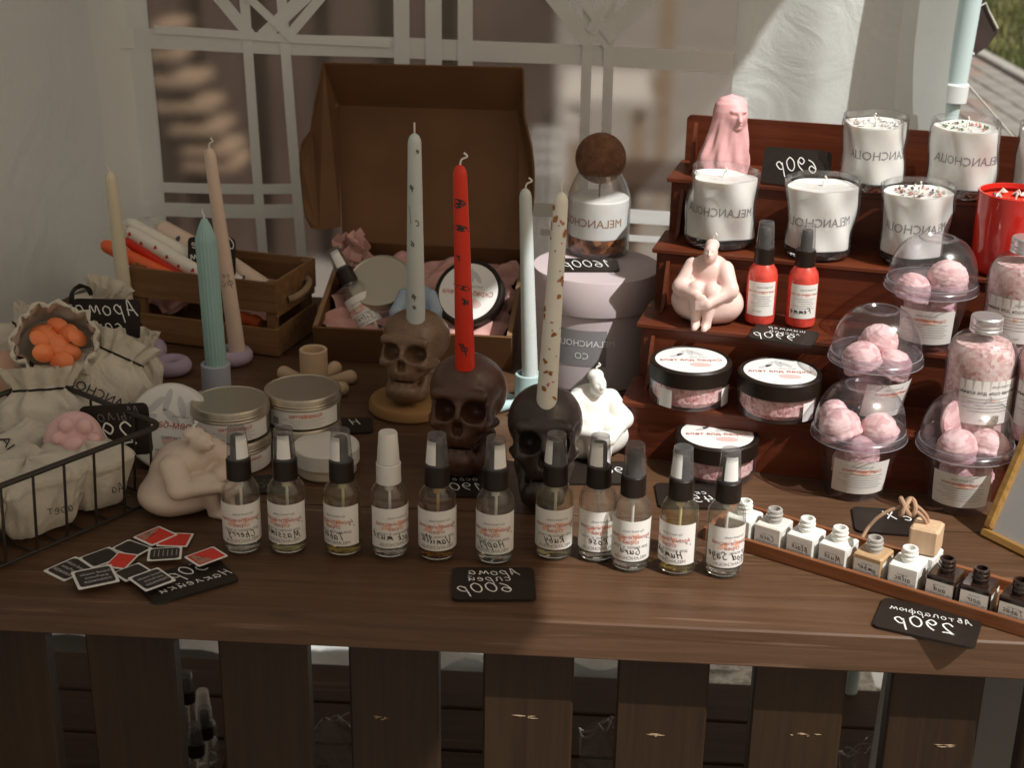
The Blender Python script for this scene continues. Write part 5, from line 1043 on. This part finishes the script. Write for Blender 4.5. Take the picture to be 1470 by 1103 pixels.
pouch('cotton pouch at the far left, half cut off by the frame', at_y(22,522,.375), .090, .06, .105, .3, .60, 0, 4, 'MELANCHOLIA', .35, .0120)
pouch('rear cotton pouch with ruffled top behind the Aroma card', at_y(140,462,.455), .070, .05, .085, .1, .35, 0, 5, strings=False)
op = pouch('open cotton pouch filled with orange petal shaped melts', at_y(84,505,.335), .078, .070, .070, -.85, .22, .1, 6, open_=True, strings=False)
rr = random.Random(3)
om = [MB().lathe([(0,-.0035),(.006,-.003),(.0110,0),(.006,.0032),(0,.0040)], 'melt orange', 14).build('melt')]
ml = ('lowest in front','at the left rim','at the right rim','in the middle of the heap','upper left, tilted','upper right, tilted','behind the middle one','pressed against the lining','half buried at the left','half buried at the right','flat on top')
for i in range(11):
    a = i*2.4; q = .0065*math.sqrt(i)+.002; s_ = rr.uniform(.95,1.25)
    o = om[0] if i == 0 else link('melt', om[0].data); o.matrix_world = op.matrix_world @ Matrix.Translation((q*math.cos(a), q*math.sin(a)+.004, .052+rr.uniform(-.003,.005))) @ Matrix.Rotation(rr.uniform(-.8,.8), 4, 'X') @ Matrix.Rotation(rr.uniform(-.8,.8), 4, 'Y') @ Matrix.Diagonal((s_, s_*.75, s_, 1)); tag(o, 'orange wax melt in the open cotton pouch, '+ml[i], 'wax melt', 'orange melts in the open pouch')
pouch('cotton pouch lying in front with a pink paw soap poking out', at_y(50,668,.215), .088, .055, .100, .55, 1.10, .1, 7, 'MELANCHOLIA', .3, .0120, strings=False)
def bulge(label, x0, x1, y0, y1, h, seed, txt=None):
    """slack cloth body of a pouch resting on the basket floor, basket coordinates"""
    rs_ = np.random.RandomState(seed); t = thing('cotton_pouch', label, 'pouch', group='cotton pouches in the basket'); t.matrix_world = bk.matrix_world.copy(); cx_, cy_ = (x0+x1)/2, (y0+y1)/2
    def S(u, v):
        a = 2*math.pi*u; k = math.sin(math.pi*v*.5+.04)**.12 if v < .5 else math.cos(math.pi*(v-.5))**.5; n = 1+.05*math.sin(3*a+seed)+.035*math.sin(7*a+5*v+seed)+.03*math.sin(11*v+4*a)+.02*math.sin(17*a-9*v)
        c, q = math.cos(a), math.sin(a); c = abs(c)**.6*(1 if c > 0 else -1); q = abs(q)**.6*(1 if q > 0 else -1)
        return (cx_+(x1-x0)/2*c*k*n, min(max(cy_+(y1-y0)/2*q*k*n, .0045), .30), .006+h*(1-(1-v)**2.2)*(1+.05*math.sin(4*a+seed)))
    MB().sheet(72, 26, S, 'cotton').build('cloth', t, sharp=80)
    if txt: Ink(lambda u, v: (cx_-u, .0030, h*.45+v)).hand(txt, 0, 0, .0055, 'black ink', w=.14, ang=.2).build(t)
bulge('slack cotton pouch low in the basket pressed against the front wires', bwid-.150, bwid-.060, .004, .085, .062, 3, 'ноет')
bulge('slack cotton pouch filling the basket near its right corner', bwid-.075, bwid-.008, .006, .090, .056, 5, 'АИ')
bulge('slack cotton pouch at the lower left behind the basket wires', bwid-.260, bwid-.140, .004, .090, .068, 8)
def paw(P):
    d = ell(P, (0,0,0), (1,.55,1.05))
    for x, z, s in ((-.42,.50,.26),(.18,.62,.28),(.62,.25,.25),(.05,-.15,.42),(-.55,.0,.22)): d = smin(d, ell(P, (x,-.50,z), (s,s*.75,s)), .08)
    return d
o = link('paw_soap', nets(paw, (-1.2,-1.1,-1.2), (1.2,.8,1.25), 52, 'paw pink', 'paw_soap', 0.0275), None, V(at_y(106,634,.190)), (-.35,.35,.25)); tag(o, 'glossy pink paw shaped soap sticking out of a pouch', 'soap')
o = link('plush_ball', nets(lambda P: np.linalg.norm(P/np.array((1,.8,1.1)), axis=1)-1+.03*wob(P, 9, 2), (-1.3,)*3, (1.3,)*3, 30, 'plush', 'plush_ball', .030), None, V(at_y(14,548,.31))); tag(o, 'peach coloured soap between the pouches at the far left', 'soap')
ribbon('black ribbon loop standing above the Aroma card', [at_y(103,437,.40), at_y(104,420,.40), at_y(114,411,.41), at_y(126,414,.41), at_y(131,424,.41)], .0065)
ribbon('black ribbon hanging down the slim pouch', [at_y(170,524,.335), at_y(173,545,.333), at_y(180,565,.33), at_y(182,580,.33)], .006)
ribbon('black ribbon bow lying by the big round jar', [at_y(160,585,.32), at_y(166,566,.318), at_y(174,572,.318), at_y(170,585,.32), at_y(183,574,.32)], .0065)
ribbon('black ribbon arching over the far left pouches', [at_y(2,528,.31), at_y(14,516,.305), at_y(30,515,.30), at_y(46,524,.30), at_y(20,534,.30), at_y(22,500,.305)], .005)
ribbon('black ribbon end trailing right of the Aroma card', [at_y(200,464,.42), at_y(207,478,.42), at_y(213,492,.42), at_y(215,505,.42)], .0045)

# ---- price cards
def cardpx(label, a, b, z, h, words, tilt=0, y=None, r=.006):
    """a, b: the two ends of the card's near edge"""
    A, B = (at_z(*a, z), at_z(*b, z)) if y is None else (at_y(*a, y), at_y(*b, y)); A, B = V(A), V(B); return card('price_card', label, (A+B)/2, B-A, (B-A).length, h, words, tilt, r=r)
cardpx('price card in the basket reading Aroma, leaning on the rear pouch', (103,490), (200,492), None, .046, [('Арома', .000, .006, .0095, 'chalk', {'w':.13}), ('сашe', .004, -.012, .0085, 'chalk', {'w':.13})], 72, .40)
cardpx('price card marked 290 hanging on the basket rim', (118,658), (216,652), None, .050, [('Мыло', -.004, .010, .0070, 'faint chalk', {'w':.14}), ('290', .006, -.013, .0120, 'chalk', {'w':.14})], 78, .205)
cardpx('price card standing among the candles in the crate', (270,396), (338,398), None, .048, [('Све', -.014, .010, .0075, 'chalk', {}), ('че', .018, .010, .0065, 'chalk', {}), ('Хм', .018, -.004, .0065, 'chalk', {}), ('90', -.012, -.010, .0065, 'chalk', {})], 78, .655)
sp4 = T+4*SH+.0025
_a, _b = V(at_z(1091,262,sp4)), V(at_z(1188,271,sp4)); card('price_card', 'price card marked 690 standing on the top step beside the bust', (_a+_b)/2, _b-_a, (_b-_a).length, .040, [('690р', 0, -.004, .0080, 'chalk', {'w':.13})], 68)
_a, _b = V(at_z(800,389,gzT+.002)), V(at_z(890,389,gzT+.002)); card('price_card', 'price card marked 1600 on the round gift box lid', (_a+_b)/2, _b-_a, (_b-_a).length, .030, [('1600р', .002, -.006, .0085, 'chalk', {'w':.12})], 12)
sp2 = T+2*SH+.003
_a, _b = V(at_z(1073,484,sp2)), V(at_z(1166,497,sp2)); card('price_card', 'price card marked 990 lying at the edge of the second step', (_a+_b)/2, _b-_a, (_b-_a).length, .040, [('990р', .008, -.014, .0080, 'chalk', {'w':.13}), ('лосьон', 0, .001, .0042, 'chalk', {'w':.12}), ('шиммер', 0, .0105, .0042, 'chalk', {'w':.12})], 3)
tz = T+.0026
def flat(label, a, b, h, words): _a, _b = V(at_z(*a, tz)), V(at_z(*b, tz)); return card('price_card', label, (_a+_b)/2, _b-_a, (_b-_a).length, h, words, 0)
flat('price card reading Aroma spray 600 on the counter front edge', (648,861), (770,861), .056, [('Арома', 0, .014, .0062, 'chalk', {'w':.14}), ('спрей', .004, .003, .0058, 'chalk', {'w':.14}), ('600р', .008, -.016, .0086, 'chalk', {'w':.14})])
flat('price card marked 50 half under the small stickers', (222,868), (345,832), .050, [('50р', -.006, .006, .0088, 'chalk', {'w':.14}), ('Наклейки', -.004, -.012, .0060, 'chalk', {'w':.14})])
flat('price card marked 1900 lying before the brown skull', (612,712), (722,712), .058, [('дсвет', .004, .004, .0052, 'chalk', {'w':.13}), ('1900', .006, -.017, .0088, 'chalk', {'w':.12})])
flat('price card marked 45 under the scrub jar at the stand foot', (946,728), (1052,730), .054, [('скр', -.004, .002, .0050, 'chalk', {'w':.15}), ('450', -.003, -.015, .0078, 'chalk', {'w':.15})])
flat('price card below the cream white figure, showing part of a letter', (812,694), (906,694), .052, [('90р', -.012, -.004, .0085, 'chalk', {'w':.13})])
flat('small price card right of the cream tins', (478,622), (536,620), .040, [('Н', -.002, .000, .0080, 'chalk', {'w':.14})])
flat('small price card with faint writing behind the first spray bottles', (352,708), (420,706), .040, [('жсс', 0, .004, .0045, 'faint chalk', {'w':.15}), ('90', .004, -.010, .0060, 'faint chalk', {'w':.15})])
flat('price card under the leather cord between cups and tray', (1228,762), (1330,770), .052, [('Х', -.002, .004, .0085, 'chalk', {'w':.15}), ('с', -.018, .003, .0080, 'chalk', {'w':.15})])
c_ = V(at_z(1332,893,tz)); _d = (V(at_z(1400,905,tz))-V(at_z(1285,880,tz))).normalized(); card('price_card', 'price card marked 290 jutting over the counter edge under the tray', c_-Vector((-_d.y,_d.x,0))*.026, _d, .082, .052, [('290р', .002, -.013, .0090, 'chalk', {'w':.15}), ('Автопарфюм', 0, .008, .0046, 'chalk', {'w':.14})], 0)

# ---- small stickers
def sticker(label, pts, k, col, kind, rot=0):
    P = [V(at_z(x, y, T+.0008+k*.0011)) for x, y in pts]; c = sum(P, Vector())/4; X = (P[1]-P[0]+P[2]-P[3])/2; Y = (P[3]-P[0]+P[2]-P[1])/2; w, h = X.length, Y.length
    s = thing('sticker', label, 'sticker'); s.matrix_world = frame(c, X, Y) @ Matrix.Rotation(random.uniform(-.02,.02), 4, 'X')
    MB().prism(rrect(w, h, .0015), -.0004, .0, 'paper white').build('backing', s); MB().prism(rrect(w*.86, h*.84, .003 if col == 'sticker black' else .001), .0001, .0004, col).build('print', s)
    I = Ink(lambda u, v: (-u, v, .0007))
    if kind == 'tri': I.poly([(-w*.05,-h*.40),(w*.40,-h*.40),(w*.36,h*.36),(w*.30,h*.38)], 'sticker tan').text('М', w*.20, -h*.18, h*.3, 'black ink')
    elif kind == 'text':
        for q in range(3): I.text(('hand made','perfume','лаванда')[q], -.001, h*(.12-.2*q), h*.17, 'leaf print')
    elif kind == 'lines':
        for q in range(6): I.rect(-w*.36+w*.13*q, -h*.25, -w*.33+w*.13*q, h*.26, 'grey ink', 1)
    I.build(s); return s
for k, (lab, pts, col, kind) in enumerate((
 ('black sticker leftmost of the pile, its lower edge white', ((66,822),(98,837),(133,812),(104,797)), 'sticker black', 'text'),
 ('black sticker lying across the middle left of the pile', ((112,803),(134,817),(178,799),(156,784)), 'sticker black', ''),
 ('black sticker tilted at the back of the sticker pile', ((163,790),(198,802),(215,786),(180,773)), 'sticker black', ''),
 ('red sticker lying just right of the back red triangle one', ((226,784),(272,786),(275,766),(232,765)), 'sticker red', ''),
 ('red sticker with tan triangle at the back of the pile', ((189,771),(216,784),(257,768),(230,756)), 'sticker red', 'tri'),
 ('small red sticker in the middle of the pile', ((155,813),(186,820),(193,795),(164,794)), 'sticker red', ''),
 ('black sticker partly under the lined black one at the front', ((168,826),(188,838),(212,818),(192,805)), 'sticker black', ''),
 ('black sticker with vertical grey lines, right of centre', ((211,806),(260,803),(262,785),(213,788)), 'sticker black', 'lines'),
 ('black sticker with two lines of text at the front left', ((116,847),(172,835),(160,810),(98,822)), 'sticker black', 'text'),
 ('black sticker with several text lines nearest the 50 card', ((208,851),(252,833),(228,815),(184,829)), 'sticker black', 'text'),
 ('red sticker with tan triangle at the right end of the pile', ((285,815),(330,797),(304,786),(264,799)), 'sticker red', 'tri'))): sticker(lab, pts, k*.7, col, kind)

# ---- tray of little square bottles
ta, tb_ = V(at_z(1064.5,792.4,T)), V(at_z(1249.5,849.2,T)); td = (tb_-ta).normalized(); tn = Vector((-td.y, td.x, 0))
TO = ta-td*.035; TL = .48; TWd = .068; tr = thing('wooden_tray', 'long narrow wooden tray of little square bottles', 'tray'); tr.matrix_world = frame(TO, td, tn)
MB().box((0,.0045,.0003), (TL,TWd-.0045,.003), 'tray wood').build('bottom', tr)
for y in (0, TWd-.0044): MB().box((0,y,.0003), (TL,y+.0044,.0130), 'tray wood', .0006).build('side_board', tr)
MB().box((-.0045,0,.0003), (-.0001,TWd,.0130), 'tray wood', .0006).build('end_board', tr)
for k in (.180,.305,.430): MB().box((k,.0380,.0031), (k+.003,TWd-.0046,.0120), 'tray wood').build('divider', tr)
def in_tray(px, perp, z):
    lo, hi = -.1, .5
    for _ in range(40):
        m = (lo+hi)/2; P = np.array(ta+td*m+tn*perp); P[2] = z; q = P-CAM
        if CX+F*(q@RV)/(q@fw) < px: lo = m
        else: hi = m
    return V(P)
def square_bottle(label, loc, rz, m, neck, note, s=.0131, H=.0245):
    t = thing('square_bottle', label, 'bottle', loc, (0,0,rz), 'square bottles in the wooden tray')
    MB().box((-s,-s,0), (s,s,H), m, .0013).build('body', t)
    MB().lathe([(.0066,H-.0002),(.0066,H+.0030),(.0074,H+.0034),(.0074,H+.0046),(.0066,H+.0052),(.0066,H+.0068),(.0073,H+.0073),(.0073,H+.0086),(.0066,H+.0092),(.0068,H+.0120),(.0062,H+.0128),(.0046,H+.0128),(.0044,H+.0040)], neck, 32, cap1=True).build('neck', t)
    MB().sheet(2, 2, lambda a, b: (-.0116+.0232*a, -s-.0003, .0015+.0185*b), 'paper label').build('paper_label', t)
    MB().sheet(2, 2, lambda a, b: (s+.0003, -.0112+.0224*a, .0015+.0185*b), 'paper label').build('paper_label', t)
    I = Ink(lambda u, v: (-u, -s-.0006, v)); I.text('hand made', 0, .0162, .0022, 'grey ink').hand(note, 0, .0115, .0028, 'black ink', w=.2, ang=.1).text('MELANCHOLIA', 0, .0078, .0032, 'grey ink').build(t); return t
tra = math.atan2(td.y, td.x)
for k, (px_, py_, m, nk, nt, lab) in enumerate(((1070,717,'white bottle','white bottle','Rose','white square bottle partly behind the last spray bottle'),(1113,729,'frosted bottle','clear neck','Coco','frosted greyish square bottle second in the tray'),
  (1160,743,'white bottle','white bottle','Black','white square bottle whose shoulder shows a beige shadow'),(1207,757,'white bottle','white bottle','Musk','white square bottle left of the tan one'),(1257,770,'tan bottle','clear neck','Amber','tan coloured square bottle with frosted neck'),
  (1307,782,'white bottle','white bottle','Lilac','white square bottle right in front of the wooden cube'),(1361,789,'dark bottle','dark bottle','Oud','dark brown square bottle right of the cube, first of the dark ones'),
  (1410,801,'dark bottle','dark bottle','Noir','dark brown square bottle in the middle of the dark ones'),(1467,817,'dark bottle','dark bottle','Tabac','dark brown square bottle at the right end, cut by the frame'))):
    p = in_tray(px_, .0205+random.uniform(-.0008,.0008), T+.040); square_bottle(lab, V((p[0], p[1], T+.0033)), tra+random.uniform(-.05,.05), m, nk, nt)
p = in_tray(1327, .0480, T+.0280); pq = V((p[0], p[1], T+.0033)); sq = square_bottle('white square bottle at the back of the tray under the wooden cube', pq, tra, 'white bottle', 'white bottle', 'Musk')
cu = thing('wooden_cube', 'pale wooden cube on the white bottle at the back of the tray', 'cube', pq+Vector((0,0,.0249)), (0,0,tra+.12)); MB().box((-.0125,-.0125,0), (.0125,.0125,.0245), 'beech', .0018).build('body', cu)
for ch in list(sq.children):
    if ch.name.startswith('neck'): bpy.data.objects.remove(ch)
ct_ = pq+Vector((0,0,.0249+.0245)); kn = V(at_y(1303,728,pq.y-.002))
pts = [ct_+Vector((0,0,-.004)), ct_+Vector((-.003,0,.004)), kn+Vector((.008,0,-.004)), kn]
cord = thing('knotted_cord', 'tan leather cord knotted above the wooden cube', 'cord', (0,0,0))
for off in (0, .0028): MB().tube(spline([p+Vector((off*.5,off,off)) for p in pts], 8), .0016, 'leather cord', 8).build('strand', cord)
for off in (0, .0026): MB().tube(spline([kn+Vector((0,off,0)), V(at_y(1283,731,pq.y+off)), V(at_y(1262,742,pq.y+off)), V(at_y(1247,757,pq.y+off)), V(at_y(1238,772,pq.y-.004+off))], 8), .0016, 'leather cord', 8).build('strand', cord)
kk = [kn+Vector((.0058*math.sin(2*a), .0050*math.cos(3*a), .0062*math.sin(3*a+.6))) for a in np.linspace(0, 6.2832, 60)[:-1]]; MB().tube(kk, .0021, 'leather cord', 8, True).build('knot', cord)

# ---- framed picture leaning at the right
fa, fb_, fc = V(at_z(1404,768,T+.001)), V(at_z(1480,806,T+.001)), V(at_y(1472,556,.235)); fX = (fb_-fa).normalized(); fY = (fc-fa); fY = (fY-fX*fY.dot(fX)).normalized()
fr_ = thing('picture_frame', 'gold framed picture leaning at the right edge', 'picture frame'); fr_.matrix_world = frame(fa, fX, fY); FWd, FHt = .15, .165
b_ = .0085
for lo, hi in (((0,0,-.010),(FWd,b_,.0)), ((0,FHt-b_,-.010),(FWd,FHt,.0)), ((0,b_+.0002,-.010),(b_,FHt-b_-.0002,.0)), ((FWd-b_,b_+.0002,-.010),(FWd,FHt-b_-.0002,.0))): MB().box(lo, hi, 'gold frame', .0016).build('moulding', fr_)
MB().box((b_-.001,b_-.001,-.009), (FWd-b_+.001,FHt-b_+.001,-.006), 'art grey').build('picture', fr_)
MB().prism([(.050,.009),(.140,.009),(.140,.100),(.112,.098),(.085,.075),(.066,.045)], -.0059, -.0056, 'art yellow').build('yellow_shape', fr_)

# ---- under the counter: shelf goods
for i, (x, y) in enumerate(((266,966),(290,992),(294,1038),(282,1082))):
    p = at_z(x, y+145-20*i, .1705); r = thing('spray_bottle', ('spare spray bottle at the back of the lower shelf','spare clear spray bottle second from the back on the lower shelf','spare spray bottle on the shelf with ringed cap','nearest spare spray bottle on the lower shelf behind the slats')[i], 'spray bottle', V(at_y(x, y, [.66,.63,.60,.56][i])-np.array((0,0,.117))), (0,0,.2*i), 'spare spray bottles under the counter')
    r.scale = (1,1,1); bottle_parts(r, 'clear liquid', 'smoky cap' if i != 1 else 'white plastic', 'black plastic' if i != 1 else 'white plastic', None, False)
    r.location.z = max(r.location.z, .1705)
    hz_ = r.location.z-.1705
    if hz_ > .004:
        o = MB().box((r.location.x-.02, r.location.y-.02, .1704), (r.location.x+.02, r.location.y+.02, r.location.z-.0003), 'card inside').build('small_carton'); tag(o, ('small carton under the rearmost spare bottle','small carton under the second spare bottle','small carton under the third spare bottle','small carton under the nearest spare bottle')[i], 'carton')
def bag(label, px_, py_, y, n, R, seed):
    c = at_y(px_, py_, y); rr = random.Random(seed); t = thing('plastic_wrap', label, 'plastic wrap', V(c), group='clear plastic packaging on the lower shelf')
    for i in range(n):
        a = [(R*(1-.07*i)*math.cos(q)+rr.uniform(-.002,.002), rr.uniform(-.02,.02), R*(1-.07*i)*math.sin(q)*1.1) for q in np.linspace(-.3, 3.4, 9)]; MB().tube(spline(a, 4), .0012, 'bag film', 5).build('fold', t)
    MB().sheet(18, 14, lambda u, v: (R*(2*u-1), .01*math.sin(u*9+v*5), -R*1.4+R*2.2*v*math.sin(u*math.pi)**.4), 'bag film').build('film', t)
bag('clear plastic wrap on the lower shelf behind the third slat gap', 482, 1062, .45, 4, .032, 1); bag('clear plastic wrap behind the right slat gaps', 865, 1070, .40, 3, .030, 2); bag('clear round plastic lid standing behind the rightmost slat gaps', 1245, 1100, .40, 3, .034, 4)
o = MB().box((.36,.30,.171), (.62,.306,.60), 'white board').build('propped_panel'); o.rotation_euler = (.12,0,0); tag(o, 'pale panel standing on the lower shelf at the right end', 'panel')
